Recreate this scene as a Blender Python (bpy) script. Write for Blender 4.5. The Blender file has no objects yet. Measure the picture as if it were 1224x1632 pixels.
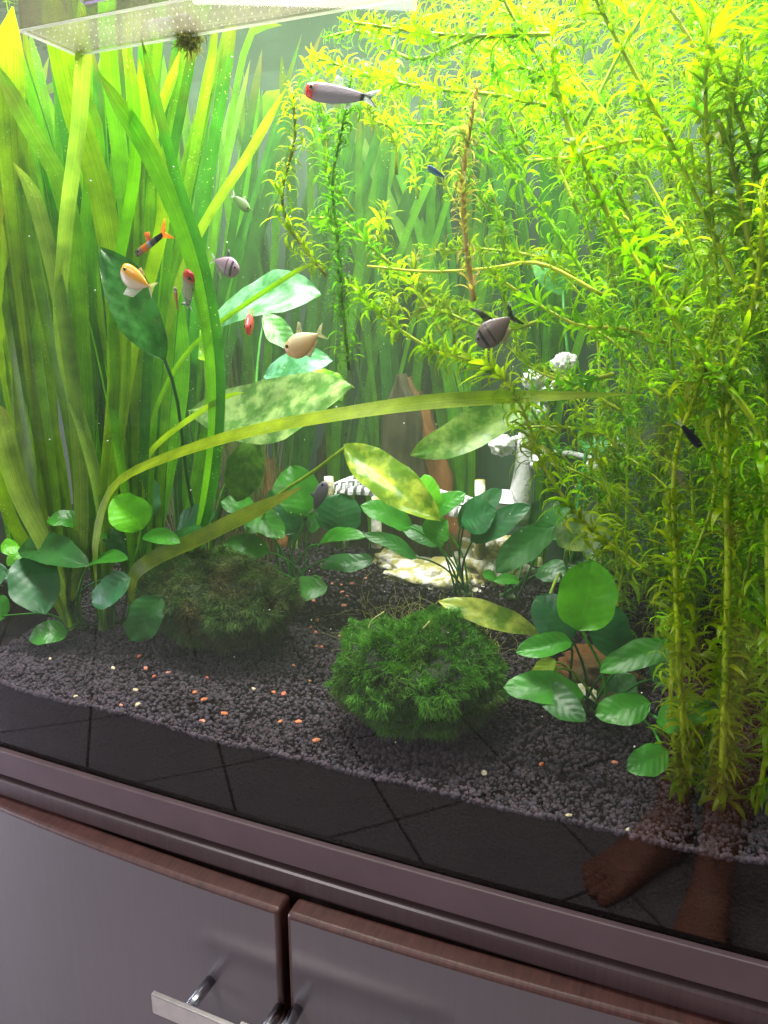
import bpy, bmesh, math, random
import numpy as np
from mathutils import Vector, Matrix, Quaternion, noise

random.seed(7); np.random.seed(7)
sc = bpy.context.scene
COL = sc.collection

# ---------------------------------------------------------------- camera
FPX, CX, CY = 1200.0, 612.0, 816.0
YAW, PITCH = math.radians(22.3), math.atan(301 / 1200.0)
CAM = Vector((0, -0.5, 1.1))
HV = Vector((-math.sin(YAW), math.cos(YAW), 0))
RV = Vector((math.cos(YAW), math.sin(YAW), 0))
FV = HV * math.cos(PITCH) + Vector((0, 0, -math.sin(PITCH)))
UV_ = RV.cross(FV)
cd = bpy.data.cameras.new('camera'); cam = bpy.data.objects.new('camera', cd); COL.objects.link(cam)
cam.location = CAM
cam.rotation_euler = (math.pi / 2 - PITCH, 0, YAW)
cd.sensor_fit = 'VERTICAL'; cd.sensor_height = 36; cd.lens = 36 * FPX / 1632
cd.clip_start = 0.01; cd.clip_end = 60
sc.camera = cam

# ---------------------------------------------------------------- world, lamps, exposure
w = bpy.data.worlds.new('World'); sc.world = w; w.use_nodes = True
bgn = w.node_tree.nodes['Background']
bgn.inputs[0].default_value = (0.80, 0.82, 0.90, 1); bgn.inputs[1].default_value = 0.16

def area(name, loc, target, sx, sy, power, col, parent=None, spread=180):
    l = bpy.data.lights.new(name, 'AREA'); l.shape = 'RECTANGLE'; l.size = sx; l.size_y = sy
    l.energy = power; l.color = col; l.spread = math.radians(spread)
    o = bpy.data.objects.new(name, l); COL.objects.link(o)
    o.location = loc; o.rotation_euler = (Vector(target) - Vector(loc)).to_track_quat('-Z', 'Y').to_euler()
    if parent: o.parent = parent
    return o
area('ceiling_lamp', (-1.3, -2.0, 2.5), (-0.6, -0.6, 0.3), 0.9, 0.9, 34, (1.0, 0.93, 0.92))
area('window_light', (-2.6, -0.70, 0.7), (-0.7, -0.05, 0.4), 0.9, 1.1, 38, (0.80, 0.82, 1.0))

sc.view_settings.view_transform = 'Standard'; sc.view_settings.look = 'None'
sc.view_settings.exposure = 0.0; sc.view_settings.gamma = 1
sc.render.engine = 'CYCLES'
cy = sc.cycles
cy.use_adaptive_sampling = True; cy.adaptive_threshold = 0.03; cy.max_bounces = 9; cy.diffuse_bounces = 4; cy.glossy_bounces = 3; cy.transmission_bounces = 6
cy.transparent_max_bounces = 24; cy.volume_bounces = 0; cy.caustics_reflective = False; cy.caustics_refractive = False
cy.sample_clamp_indirect = 4.0; cy.use_denoising = True
cy.volume_step_rate = 4

# ---------------------------------------------------------------- helpers
def P(px, py, Y):
    d = FV * FPX + RV * (px - CX) - UV_ * (py - CY)
    return CAM + d * ((Y - CAM.y) / d.y)
def PZ(px, py, Z):
    d = FV * FPX + RV * (px - CX) - UV_ * (py - CY)
    return CAM + d * ((Z - CAM.z) / d.z)
def mpp(p):                       # metres per photo pixel at a point
    return (p - CAM).dot(FV) / FPX
def tocam(p): return (CAM - p).normalized()
def proj(p):
    v = p - CAM; z = v.dot(FV)
    return CX + FPX * v.dot(RV) / z, CY - FPX * v.dot(UV_) / z
R_ = random.uniform

BASE = {}
def tag(o, label=None, cat=None, group=None, kind=None):
    if label: o['label'] = label
    if cat: o['category'] = cat
    if group: o['group'] = group
    if kind: o['kind'] = kind
    return o
def thing(name, label, cat, base, group=None):
    o = bpy.data.objects.new(name, None); COL.objects.link(o); o.location = base; o.empty_display_size = 0.02
    BASE[o] = Vector(base); tag(o, label, cat, group); return o
def mk(name, verts, faces, mat, parent=None, uv=None, col=None, smooth=True, color=None, me=None):
    """one mesh object from world coordinates; under a parent the coordinates become local to the thing's base"""
    off = BASE.get(parent, Vector((0, 0, 0)))
    if me is None:
        me = bpy.data.meshes.new(name)
        v = np.array([tuple(p) for p in verts], dtype=float) - np.array(off)
        me.from_pydata(v.tolist(), [], faces)
        if uv is not None:
            ul = me.uv_layers.new(name='UVMap')
            li = np.empty(len(me.loops), dtype=np.int32); me.loops.foreach_get('vertex_index', li)
            ul.data.foreach_set('uv', np.array(uv, dtype=np.float32)[li].ravel())
        if col is not None:
            ca = me.color_attributes.new('Col', 'FLOAT_COLOR', 'POINT')
            c = np.ones((len(v), 4), dtype=np.float32); c[:, :3] = np.array(col); ca.data.foreach_set('color', c.ravel())
        if smooth: me.polygons.foreach_set('use_smooth', np.ones(len(me.polygons), dtype=bool))
        if mat is not None: me.materials.append(mat)
        me.update()
    o = bpy.data.objects.new(name, me); COL.objects.link(o)
    if parent is not None:
        o.parent = parent; BASE[o] = off
    if color: o.color = (*color, 1)
    return o
def box(x0, x1, y0, y1, z0, z1):
    v = [(x, y, z) for z in (z0, z1) for y in (y0, y1) for x in (x0, x1)]
    f = [(0, 2, 3, 1), (4, 5, 7, 6), (0, 1, 5, 4), (2, 6, 7, 3), (0, 4, 6, 2), (1, 3, 7, 5)]
    return v, f
def merge(*ms):
    V, F = [], []
    for v, f in ms:
        n = len(V); V += [tuple(p) for p in v]; F += [tuple(i + n for i in q) for q in f]
    return V, F
def bevel(o, wd, seg=2):
    m = o.modifiers.new('bevel', 'BEVEL'); m.width = wd; m.segments = seg; m.limit_method = 'ANGLE'; m.angle_limit = math.radians(40)
    return o
def cr(pts, n):
    """Catmull-Rom samples through the points, n+1 of them, spaced about evenly"""
    pts = [Vector(p) for p in pts]
    if len(pts) == 2: return [pts[0].lerp(pts[1], i / n) for i in range(n + 1)]
    q = [pts[0] * 2 - pts[1]] + pts + [pts[-1] * 2 - pts[-2]]
    dense = []
    for i in range(1, len(q) - 2):
        for k in range(16):
            t = k / 16; a, b, c, d = q[i - 1], q[i], q[i + 1], q[i + 2]
            dense.append(0.5 * ((2 * b) + (c - a) * t + (2 * a - 5 * b + 4 * c - d) * t * t + (3 * b - a - 3 * c + d) * t ** 3))
    dense.append(q[-2])
    L = [0.0]
    for a, b in zip(dense, dense[1:]): L.append(L[-1] + (b - a).length)
    out, j = [], 0
    for i in range(n + 1):
        s = L[-1] * i / n
        while j < len(L) - 2 and L[j + 1] < s: j += 1
        k = (s - L[j]) / max(1e-9, L[j + 1] - L[j]); out.append(dense[j].lerp(dense[j + 1], min(1, max(0, k))))
    return out
def frames(p):
    return [(p[min(i + 1, len(p) - 1)] - p[max(i - 1, 0)]).normalized() for i in range(len(p))]
def tube(pts, r, n=8, seg=6, cap=True):
    p = cr(pts, n); T = frames(p); V, F = [], []
    up = Vector((0.3, 0.2, 0.9)); 
    for i, (a, t) in enumerate(zip(p, T)):
        s = t.cross(up)
        if s.length < 0.05: s = t.cross(Vector((1, 0, 0)))
        s.normalize(); u = s.cross(t); k = i / n
        rr = r(k) if callable(r) else r
        for j in range(seg):
            an = 2 * math.pi * j / seg; V.append(a + (s * math.cos(an) + u * math.sin(an)) * rr)
    for i in range(n):
        for j in range(seg):
            F.append((i * seg + j, i * seg + (j + 1) % seg, (i + 1) * seg + (j + 1) % seg, (i + 1) * seg + j))
    if cap: F += [tuple(reversed(range(seg))), tuple(range(n * seg, (n + 1) * seg))]
    return V, F

# ---------------------------------------------------------------- materials
def new_mat(name):
    m = bpy.data.materials.new(name); m.use_nodes = True; nt = m.node_tree
    for n in list(nt.nodes): nt.nodes.remove(n)
    out = nt.nodes.new('ShaderNodeOutputMaterial'); return m, nt, out
class NT:
    def __init__(s, nt): s.nt = nt
    def n(s, t, **k):
        x = s.nt.nodes.new('ShaderNode' + t)
        for a, b in k.items(): setattr(x, a, b)
        return x
    def l(s, a, b): s.nt.links.new(a, b)
    def val(s, x, sock):
        if isinstance(x, (int, float)): sock.default_value = x
        elif isinstance(x, tuple): sock.default_value = (*x, 1) if len(x) == 3 else x
        else: s.l(x, sock)
    def math(s, op, a, b=0.0, c=0.0):
        m = s.n('Math', operation=op); s.val(a, m.inputs[0]); s.val(b, m.inputs[1]); s.val(c, m.inputs[2]); return m.outputs[0]
    def mix(s, f, a, b, mode='MIX'):
        m = s.n('Mix', data_type='RGBA', blend_type=mode); s.val(f, m.inputs[0]); s.val(a, m.inputs[6]); s.val(b, m.inputs[7]); return m.outputs[2]
    def noise(s, vec, scale, detail=3, rough=0.55):
        m = s.n('TexNoise'); m.inputs['Scale'].default_value = scale; m.inputs['Detail'].default_value = detail; m.inputs['Roughness'].default_value = rough
        if vec is not None: s.l(vec, m.inputs['Vector'])
        return m.outputs['Fac']
    def mapping(s, vec, scale):
        m = s.n('Mapping'); s.l(vec, m.inputs[0]); m.inputs['Scale'].default_value = scale; return m.outputs[0]
    def ramp(s, f, a, b):
        m = s.n('MapRange'); s.val(f, m.inputs[0]); m.inputs[1].default_value = a; m.inputs[2].default_value = b; return m.outputs[0]
    def bump(s, h, strength, dist):
        m = s.n('Bump'); m.inputs['Strength'].default_value = strength; m.inputs['Distance'].default_value = dist; s.l(h, m.inputs['Height']); return m.outputs[0]
    def geo(s): return s.n('NewGeometry').outputs['Position']
    def obj(s): return s.n('TexCoord').outputs['Object']
    def uv(s): return s.n('TexCoord').outputs['UV']
def pbsdf(N, base, rough=0.5, spec=0.5, metal=0.0, normal=None, **k):
    b = N.n('BsdfPrincipled'); N.val(base, b.inputs['Base Color']); N.val(rough, b.inputs['Roughness'])
    b.inputs['Specular IOR Level'].default_value = spec; b.inputs['Metallic'].default_value = metal
    if normal is not None: N.l(normal, b.inputs['Normal'])
    for a, v in k.items(): N.val(v, b.inputs[a.replace('_', ' ')])
    return b.outputs[0]
def simple(name, base, rough=0.5, spec=0.5, metal=0.0, nscale=60, namp=0.25, bump=0.0, bscale=200):
    m, nt, out = new_mat(name); N = NT(nt)
    f = N.noise(N.obj(), nscale); c = N.mix(N.ramp(f, 0.3, 0.7), tuple(x * (1 - namp) for x in base), tuple(min(1, x * (1 + namp)) for x in base))
    nm = N.bump(N.noise(N.obj(), bscale), bump, 0.002) if bump else None
    N.l(pbsdf(N, c, rough, spec, metal, nm), out.inputs[0]); return m

def leaf_mat(name, style, rough=0.38, trans=0.5, tint=(1.0, 1.08, 0.4), spec=0.35, mottle=0.0):
    """leaf tissue: own colour from the object's colour, veins and blotches on the tissue itself, light passing through it"""
    m, nt, out = new_mat(name); N = NT(nt)
    oi = N.n('ObjectInfo'); base = oi.outputs['Color']
    uvn = N.n('SeparateXYZ'); N.l(N.uv(), uvn.inputs[0]); u, v = uvn.outputs[0], uvn.outputs[1]
    blotch = N.ramp(N.noise(N.geo(), 38, 4), 0.32, 0.68)
    c = N.mix(blotch, N.mix(1.0, base, (0.68, 0.72, 0.7), 'MULTIPLY'), N.mix(1.0, base, (1.25, 1.18, 1.1), 'MULTIPLY'))
    if style == 'ribbon':
        st = N.noise(N.mapping(N.uv(), (9, 0.6, 1)), 2.0, 2)
        c = N.mix(N.ramp(st, 0.42, 0.62), N.mix(1.0, c, (0.72, 0.8, 0.8), 'MULTIPLY'), c)
        mid = N.math('LESS_THAN', N.math('ABSOLUTE', N.math('SUBTRACT', u, 0.5)), 0.05)
        c = N.mix(N.math('MULTIPLY', mid, 0.35), c, N.mix(1.0, c, (1.5, 1.35, 1.2), 'MULTIPLY'))
        # grazed and algae-specked ends
        brown = N.math('MULTIPLY', N.ramp(v, 0.86, 1.0), N.ramp(N.noise(N.geo(), 25, 3), 0.4, 0.6))
        c = N.mix(N.math('MULTIPLY', brown, 0.7), c, (0.28, 0.17, 0.04))
        dots = N.n('TexVoronoi'); dots.inputs['Scale'].default_value = 260; N.l(N.geo(), dots.inputs['Vector'])
        dm = N.math('LESS_THAN', dots.outputs['Distance'], 0.16)
        c = N.mix(N.math('MULTIPLY', dm, N.ramp(N.noise(N.geo(), 14, 2), 0.5, 0.62)), c, (0.55, 0.6, 0.3))
        h = st; bs = 0.25
    elif style == 'broad':
        au = N.math('ABSOLUTE', N.math('SUBTRACT', N.math('MULTIPLY', u, 2.0), 1.0))
        mid = N.ramp(au, 0.07, 0.0)
        ph = N.math('SUBTRACT', N.math('MULTIPLY', v, 7.0), N.math('MULTIPLY', au, 1.6))
        side = N.ramp(N.math('ABSOLUTE', N.math('SUBTRACT', N.math('FRACT', ph), 0.5)), 0.09, 0.0)
        vein = N.math('MAXIMUM', mid, N.math('MULTIPLY', side, 0.45))
        c = N.mix(N.math('MULTIPLY', vein, 0.32), c, N.mix(1.0, c, (1.6, 1.4, 1.3), 'MULTIPLY'))
        if mottle:
            mt = N.ramp(N.noise(N.geo(), 46, 5, 0.62), 0.42, 0.60)
            c = N.mix(N.math('MULTIPLY', mt, mottle), N.mix(1.0, c, (0.55, 0.75, 0.6), 'MULTIPLY'), N.mix(1.0, c, (1.9, 1.55, 2.2), 'MULTIPLY'))
        wear = N.math('MULTIPLY', N.ramp(N.noise(N.geo(), 75, 5, 0.7), 0.56, 0.68), 0.45)
        c = N.mix(wear, c, N.mix(0.5, c, (0.16, 0.15, 0.05)))
        h = N.math('ADD', N.math('MULTIPLY', N.math('SINE', N.math('MULTIPLY', ph, 6.283)), 0.22), N.noise(N.geo(), 110, 3)); bs = 0.21
    else:
        h = N.noise(N.geo(), 300, 2); bs = 0.2
    nm = N.bump(h, bs, 0.0015)
    p = pbsdf(N, c, rough, spec, 0.0, nm)
    t = N.n('BsdfTranslucent'); N.l(N.mix(1.0, c, tint, 'MULTIPLY'), t.inputs[0]); N.l(nm, t.inputs['Normal'])
    mx = N.n('MixShader'); mx.inputs[0].default_value = trans; N.l(p, mx.inputs[1]); N.l(t.outputs[0], mx.inputs[2])
    N.l(mx.outputs[0], out.inputs[0]); return m

M = {}
M['ribbon'] = leaf_mat('ribbon_leaf', 'ribbon', trans=0.66, tint=(1.15, 1.25, 0.4))
M['broad'] = leaf_mat('broad_leaf', 'broad', rough=0.34, trans=0.38, spec=0.48)
M['sword'] = leaf_mat('sword_leaf', 'broad', rough=0.30, trans=0.36, spec=0.5, mottle=1.0)
M['small'] = leaf_mat('small_leaf', 'small', rough=0.34, trans=0.70, spec=0.4, tint=(1.05, 1.2, 0.4))
M['stem'] = leaf_mat('plant_stem', 'small', rough=0.4, trans=0.25)

def glass(name, refl_mul=1.0, tint=(0.97, 0.985, 0.98), ior=1.5):
    m, nt, out = new_mat(name); N = NT(nt)
    fr = N.n('Fresnel'); g = N.n('NewGeometry')
    # air-to-glass reflection from either side of the thin sheet
    i = N.mix(g.outputs['Backfacing'], (ior, ior, ior), (1 / ior, 1 / ior, 1 / ior)); N.l(i, fr.inputs['IOR'])
    tr = N.n('BsdfTransparent'); tr.inputs[0].default_value = (*tint, 1)
    gl = N.n('BsdfGlossy'); gl.inputs['Roughness'].default_value = 0.02; gl.inputs[0].default_value = (1, 1, 1, 1)
    mx = N.n('MixShader'); N.l(N.math('MULTIPLY', fr.outputs[0], refl_mul), mx.inputs[0]); N.l(tr.outputs[0], mx.inputs[1]); N.l(gl.outputs[0], mx.inputs[2])
    N.l(mx.outputs[0], out.inputs[0]); return m
M['glass'] = glass('pane_glass')
def clear(name, c):
    m, nt, out = new_mat(name); tr = nt.nodes.new('ShaderNodeBsdfTransparent'); tr.inputs[0].default_value = (*c, 1); nt.links.new(tr.outputs[0], out.inputs[0]); return m
M['glass_wet'] = clear('pane_glass_wet_side', (0.99, 0.995, 0.99))
def vcol(name, rough=0.4, spec=0.4, trans=0.0, alpha=None, bump=0.0, bscale=400):
    m, nt, out = new_mat(name); N = NT(nt); a = N.n('VertexColor', layer_name='Col').outputs[0]
    nm = None
    if bump and name == 'fish_skin':
        sv = N.n('TexVoronoi'); sv.inputs['Scale'].default_value = bscale; N.l(N.obj(), sv.inputs['Vector']); nm = N.bump(sv.outputs['Distance'], bump, 0.0008)
    elif bump: nm = N.bump(N.noise(N.obj(), bscale, 2), bump, 0.0006)
    s = pbsdf(N, a, rough, spec, 0, nm)
    if trans:
        t = N.n('BsdfTranslucent'); N.l(a, t.inputs[0]); mx = N.n('MixShader'); mx.inputs[0].default_value = trans
        N.l(s, mx.inputs[1]); N.l(t.outputs[0], mx.inputs[2]); s = mx.outputs[0]
    if alpha is not None:
        t = N.n('BsdfTransparent'); mx = N.n('MixShader'); mx.inputs[0].default_value = alpha
        N.l(t.outputs[0], mx.inputs[1]); N.l(s, mx.inputs[2]); s = mx.outputs[0]
    N.l(s, out.inputs[0]); return m
M['fish'] = vcol('fish_skin', 0.24, 0.7, 0.35, None, 0.14, 900)
M['fin'] = vcol('fish_fin', 0.35, 0.4, 0.4, 0.72)
M['fin_clear'] = vcol('fish_fin_clear', 0.35, 0.4, 0.4, 0.3)
M['moss'] = vcol('moss_strand', 0.6, 0.2, 0.35)
M['grain'] = vcol('gravel_grain', 0.75, 0.3, 0.0, None, 0.5, 900)

# ================================================================ SETTING
# floor of diagonal tiles (seen mirrored in the lower front pane)
def tile_mat(name, base):
    m, nt, out = new_mat(name); N = NT(nt)
    f = N.noise(N.geo(), 5, 4); c = N.mix(f, tuple(x * 0.86 for x in base), tuple(x * 1.12 for x in base))
    N.l(pbsdf(N, c, N.ramp(N.noise(N.geo(), 30), -1.0, 2.2), 0.4), out.inputs[0]); return m
M['tile'] = tile_mat('floor_tile', (0.25, 0.225, 0.24)); M['grout'] = simple('grout', (0.05, 0.045, 0.045), 0.9)
fl = mk('floor', *box(-6, 6, -6, 3, -0.05, 0.0), M['grout']); tag(fl, kind='structure')
J = Vector((-0.525, -0.893, 0)); ang = math.radians(47); TS = 0.36
tx = Vector((math.cos(ang), math.sin(ang), 0)); ty = Vector((-math.sin(ang), math.cos(ang), 0))
tv, tf = box(0.004, TS - 0.004, 0.004, TS - 0.004, 0.0, 0.006)
tme = bpy.data.meshes.new('floor_tile'); tme.from_pydata(tv, [], tf); tme.materials.append(M['tile'])
for i in range(-6, 6):
    for j in range(-6, 6):
        q = J + tx * (i * TS) + ty * (j * TS)
        if not (-2.6 < q.x < 2.2 and -3.2 < q.y < 0.9): continue
        o = bpy.data.objects.new('floor_tile', tme); COL.objects.link(o); o.location = q; o.rotation_euler = (0, 0, ang); o.parent = fl

TX0, TX1, TXC, TYB = -1.0, 0.43, -0.285, 0.56
def yp(x): return (x - TXC) ** 2 / 24.0                 # gentle bow of the front pane
def yd(x): return -0.034 + (x - TXC) ** 2 / 8.0        # stronger bow of the cabinet doors
def bowed(x0, x1, fy0, fy1, z0, z1, n=24):
    """slab between two curves y=fy0(x) (front) and y=fy1(x) (back)"""
    V, F = [], []
    for i in range(n + 1):
        x = x0 + (x1 - x0) * i / n
        V += [(x, fy0(x), z0), (x, fy0(x), z1), (x, fy1(x), z1), (x, fy1(x), z0)]
    for i in range(n):
        a, b = i * 4, i * 4 + 4
        for k in range(4): F.append((a + k, b + k, b + (k + 1) % 4, a + (k + 1) % 4))
    F += [(0, 1, 2, 3), (n * 4 + 3, n * 4 + 2, n * 4 + 1, n * 4)]
    return V, F

# ---------------------------------------------------------------- cabinet
def wenge(name, base, rough, coat, grain_amp=0.35, vertical=False):
    m, nt, out = new_mat(name); N = NT(nt)
    g = N.noise(N.mapping(N.geo(), (220, 40, 3) if not vertical else (260, 260, 4)), 1.0, 5, 0.65)
    c = N.mix(N.ramp(g, 0.35, 0.65), tuple(x * (1 - grain_amp) for x in base), tuple(x * (1 + grain_amp) for x in base))
    rr = N.math('ADD', rough - 0.05, N.math('ADD', N.math('MULTIPLY', N.noise(N.geo(), 9, 4), 0.14), N.math('MULTIPLY', N.noise(N.geo(), 70, 4, 0.7), 0.10)))
    b = pbsdf(N, c, rr, 0.5, 0, N.bump(g, 0.06, 0.0005), Coat_Weight=coat, Coat_Roughness=0.24)
    N.l(b, out.inputs[0]); return m
M['door'] = wenge('door_laminate', (0.115, 0.094, 0.104), 0.38, 1.0, 0.03, True)
M['edge'] = wenge('door_edge_veneer', (0.075, 0.027, 0.022), 0.40, 0.5, 0.3)
M['carcass'] = wenge('cabinet_carcass', (0.035, 0.02, 0.02), 0.45, 0.2)
M['ledge'] = wenge('ledge_laminate', (0.075, 0.045, 0.048), 0.40, 0.5, 0.12)
M['trim'] = simple('base_trim_plastic', (0.13, 0.085, 0.095), 0.42, 0.5, nscale=25, namp=0.1, bump=0.03, bscale=500)
M['steel'] = simple('brushed_steel', (0.72, 0.68, 0.66), 0.28, 0.5, 1.0, nscale=90, namp=0.08)
M['steel_post'] = simple('steel_post', (0.62, 0.63, 0.66), 0.22, 0.5, 1.0, nscale=90, namp=0.05)

ZD = 0.613
cab = thing('cabinet', 'dark brown bow-fronted cabinet with two doors under the aquarium', 'cabinet', (TXC, 0.25, 0))
mk('carcass', *merge(box(TX0, TX1, 0.012, TYB, 0.05, 0.612)), M['carcass'], cab, smooth=False)
mk('plinth', *box(TX0 + 0.02, TX1 - 0.02, 0.03, TYB - 0.02, 0.0, 0.05), M['carcass'], cab, smooth=False)
bevel(mk('top_board', *bowed(TX0 - 0.01, TX1 + 0.01, lambda x: yp(x) - 0.011, lambda x: TYB, 0.613, 0.6335), M['ledge'], cab, smooth=False), 0.004, 3)
for (a, b, tx_) in ((TX0, -0.2885, 'left'), (-0.2815, TX1, 'right')):
    d = mk('door', *bowed(a, b, yd, lambda x: yd(x) + 0.0225, 0.06, ZD, 20), M['door'], cab, smooth=False)
    d.data.materials.append(M['edge'])
    for p in d.data.polygons:
        if abs(p.normal.z) > 0.9 or abs(p.normal.x) > 0.9 or (p.normal.y > 0.5): p.material_index = 1
    m = bevel(d, 0.0045, 4); m.modifiers[-1].material = 1
# handles: flat steel bars on two round posts each
def handle(px1, py1, px2, py2, dpar):
    b1 = P(px1, py1, -0.032); b2 = P(px2, py2, -0.032)
    zc = (b1.z + b2.z) / 2
    b1 = Vector((b1.x, yd(b1.x), zc)); b2 = Vector((b2.x, yd(b2.x), zc)); so = 0.036
    ax = (b2 - b1).normalized()
    a, b = b1 - ax * 0.034, b2 + ax * 0.034
    nrm = Vector((ax.y, -ax.x, 0))
    V = []
    for p in (a, b):
        for dz in (-0.0105, 0.0105):
            for q in (so, so + 0.005): V.append(p + nrm * q + Vector((0, 0, dz)))
    F = [(0, 1, 3, 2), (4, 6, 7, 5), (0, 4, 5, 1), (2, 3, 7, 6), (0, 2, 6, 4), (1, 5, 7, 3)]
    h = mk('handle', V, F, M['steel'], dpar, smooth=False); bevel(h, 0.0008, 2)
    for p in (b1, b2):
        mk('handle_post', *tube([p - nrm * 0.001, p + nrm * (so + 0.001)], 0.0052, 2, 16), M['steel_post'], dpar)
doors = [o for o in cab.children if o.name.startswith('door')]
handle(337, 1563, 448, 1601, doors[0]); handle(476, 1608, 640, 1662, doors[1])

# ---------------------------------------------------------------- aquarium
aq = thing('aquarium', 'bow-fronted glass aquarium with brown base trim, planted and full of water', 'aquarium', (TXC, 0.25, 0.637))
pv, pf = bowed(TX0, TX1, yp, lambda x: yp(x) + 0.008, 0.6375, 1.53, 40)
PV, PF = [], []
for kf in range(4):                                      # outer face, top, inner face, foot: unshared rims keep the reflections straight
    n0 = len(PV); PV += pv
    PF += [tuple(i + n0 for i in f) for f in pf[kf:160:4]]
PF += pf[160:]
fp = mk('front_pane', PV, PF, M['glass'], aq)
fp.data.materials.append(M['glass_wet'])
for p in fp.data.polygons:
    p.use_smooth = abs(p.normal.y) > 0.9
    if p.normal.y > -0.5: p.material_index = 1
bmf = bmesh.new(); bmf.from_mesh(fp.data); bmesh.ops.delete(bmf, geom=[v for v in bmf.verts if not v.link_faces], context='VERTS'); bmf.to_mesh(fp.data); bmf.free()
for x0, x1 in ((TX0, TX0 + 0.008), (TX1 - 0.008, TX1)):
    mk('side_pane', *box(x0, x1, yp(x0) + 0.0085, TYB - 0.0085, 0.6375, 1.53), M['glass'], aq, smooth=False)
def film_mat():
    m, nt, out = new_mat('background_film'); N = NT(nt)
    a = N.noise(N.mapping(N.geo(), (5, 5, 1.3)), 1.0, 5, 0.6); b = N.noise(N.geo(), 9, 4)
    c = N.mix(N.ramp(a, 0.4, 0.62), (0.028, 0.060, 0.038), (0.055, 0.105, 0.070))
    c = N.mix(N.math('MULTIPLY', N.ramp(b, 0.5, 0.72), 0.5), c, (0.055, 0.075, 0.04))
    N.l(pbsdf(N, c, 0.6, 0.2), out.inputs[0]); return m
mk('back_pane', *box(TX0 + 0.0085, TX1 - 0.0085, TYB - 0.008, TYB, 0.6375, 1.53), film_mat(), aq, smooth=False)
mk('bottom_pane', *box(TX0 + 0.009, TX1 - 0.009, 0.03, TYB - 0.009, 0.6375, 0.6455), M['glass_wet'], aq, smooth=False)
bevel(mk('base_trim', *bowed(TX0 - 0.004, TX1 + 0.004, lambda x: yp(x) - 0.007, lambda x: yp(x) - 0.0004, 0.637, 0.6662, 40), M['trim'], aq, smooth=False), 0.0012, 2)

# the water's top skin, seen from below as a wavering mirror
def surf_mat():
    m, nt, out = new_mat('water_skin'); N = NT(nt)
    nm = N.bump(N.noise(N.geo(), 14, 3), 0.35, 0.02)
    fr = N.n('Fresnel'); fr.inputs['IOR'].default_value = 1.33; N.l(nm, fr.inputs['Normal'])
    tr = N.n('BsdfTransparent'); gl = N.n('BsdfGlossy'); gl.inputs['Roughness'].default_value = 0.04; N.l(nm, gl.inputs['Normal'])
    mx = N.n('MixShader'); N.l(fr.outputs[0], mx.inputs[0]); N.l(tr.outputs[0], mx.inputs[1]); N.l(gl.outputs[0], mx.inputs[2])
    N.l(mx.outputs[0], out.inputs[0]); return m
ZW = 1.45
NX, NY = 60, 24
V = [(TX0 + 0.006 + (TX1 - TX0 - 0.012) * i / NX, 0.012 + (TYB - 0.016) * j / NY, ZW + 0.0012 * math.sin(i * 0.9 + j * 0.5)) for j in range(NY + 1) for i in range(NX + 1)]
F = [(j * (NX + 1) + i, j * (NX + 1) + i + 1, (j + 1) * (NX + 1) + i + 1, (j + 1) * (NX + 1) + i) for j in range(NY) for i in range(NX)]
tag(mk('water_surface', V, F, surf_mat()), kind='structure')

def water_mat():
    m, nt, out = new_mat('murky_water'); v = nt.nodes.new('ShaderNodeVolumePrincipled')
    v.inputs['Color'].default_value = (0.70, 0.93, 0.55, 1); v.inputs['Density'].default_value = 0.16
    nt.links.new(v.outputs[0], out.inputs['Volume']); return m
tag(mk('water', *bowed(TX0 + 0.0085, TX1 - 0.0085, lambda x: yp(x) + 0.0086, lambda x: TYB - 0.0086, 0.668, ZW - 0.004, 30), water_mat(), smooth=False), kind='structure')

# ---------------------------------------------------------------- lamp hood over the tank
hood = thing('light_hood', 'black aquarium light hood with two white tubes above the water', 'lamp', (-0.35, 0.25, 1.80))
M['black'] = simple('black_plastic', (0.02, 0.02, 0.02), 0.5)
mk('housing', *box(-0.98, 0.40, 0.04, 0.50, 1.832, 1.872), M['black'], hood, smooth=False)
def emit(name, c, s):
    m, nt, out = new_mat(name); e = nt.nodes.new('ShaderNodeEmission'); e.inputs[0].default_value = (*c, 1); e.inputs[1].default_value = s; nt.links.new(e.outputs[0], out.inputs[0]); return m
M['tube'] = emit('lamp_tube', (1, 0.98, 0.95), 3)
for y, pw in ((0.075, 56), (0.36, 38)):
    mk('light_tube', *tube([(-0.92, y, 1.82), (0.34, y, 1.82)], 0.008, 2, 12), M['tube'], hood)
    l = area('hood_light', (-0.29, y, 1.808), (-0.29, y, 0.0), 1.25, 0.12, pw, (1.0, 0.985, 0.95))

# ---------------------------------------------------------------- gravel bed
def gz(x, y):
    t = min(1, max(0, (y - 0.05) / 0.36)); t = t * t * (3 - 2 * t)
    return 0.733 + 0.038 * t + 0.005 * noise.noise(Vector((x * 9, y * 9, 1.7))) + 0.0018 * noise.noise(Vector((x * 38, y * 38, 4.7)))
NX, NY = 90, 36
V, F = [], []
gx0, gx1, gy0, gy1 = TX0 + 0.01, TX1 - 0.01, 0.0, TYB - 0.009
for j in range(NY + 1):
    for i in range(NX + 1):
        x = gx0 + (gx1 - gx0) * i / NX; y0 = yp(x) + 0.0095; y = y0 + (gy1 - y0) * j / NY
        V.append((x, y, gz(x, y) - 0.0015))
for j in range(NY):
    for i in range(NX):
        a = j * (NX + 1) + i; F.append((a, a + 1, a + NX + 2, a + NX + 1))
n = len(V)
for i in range(NX + 1): V.append((V[i][0], V[i][1], 0.647))
for i in range(NX): F.append((n + i, n + i + 1, i + 1, i))
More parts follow.
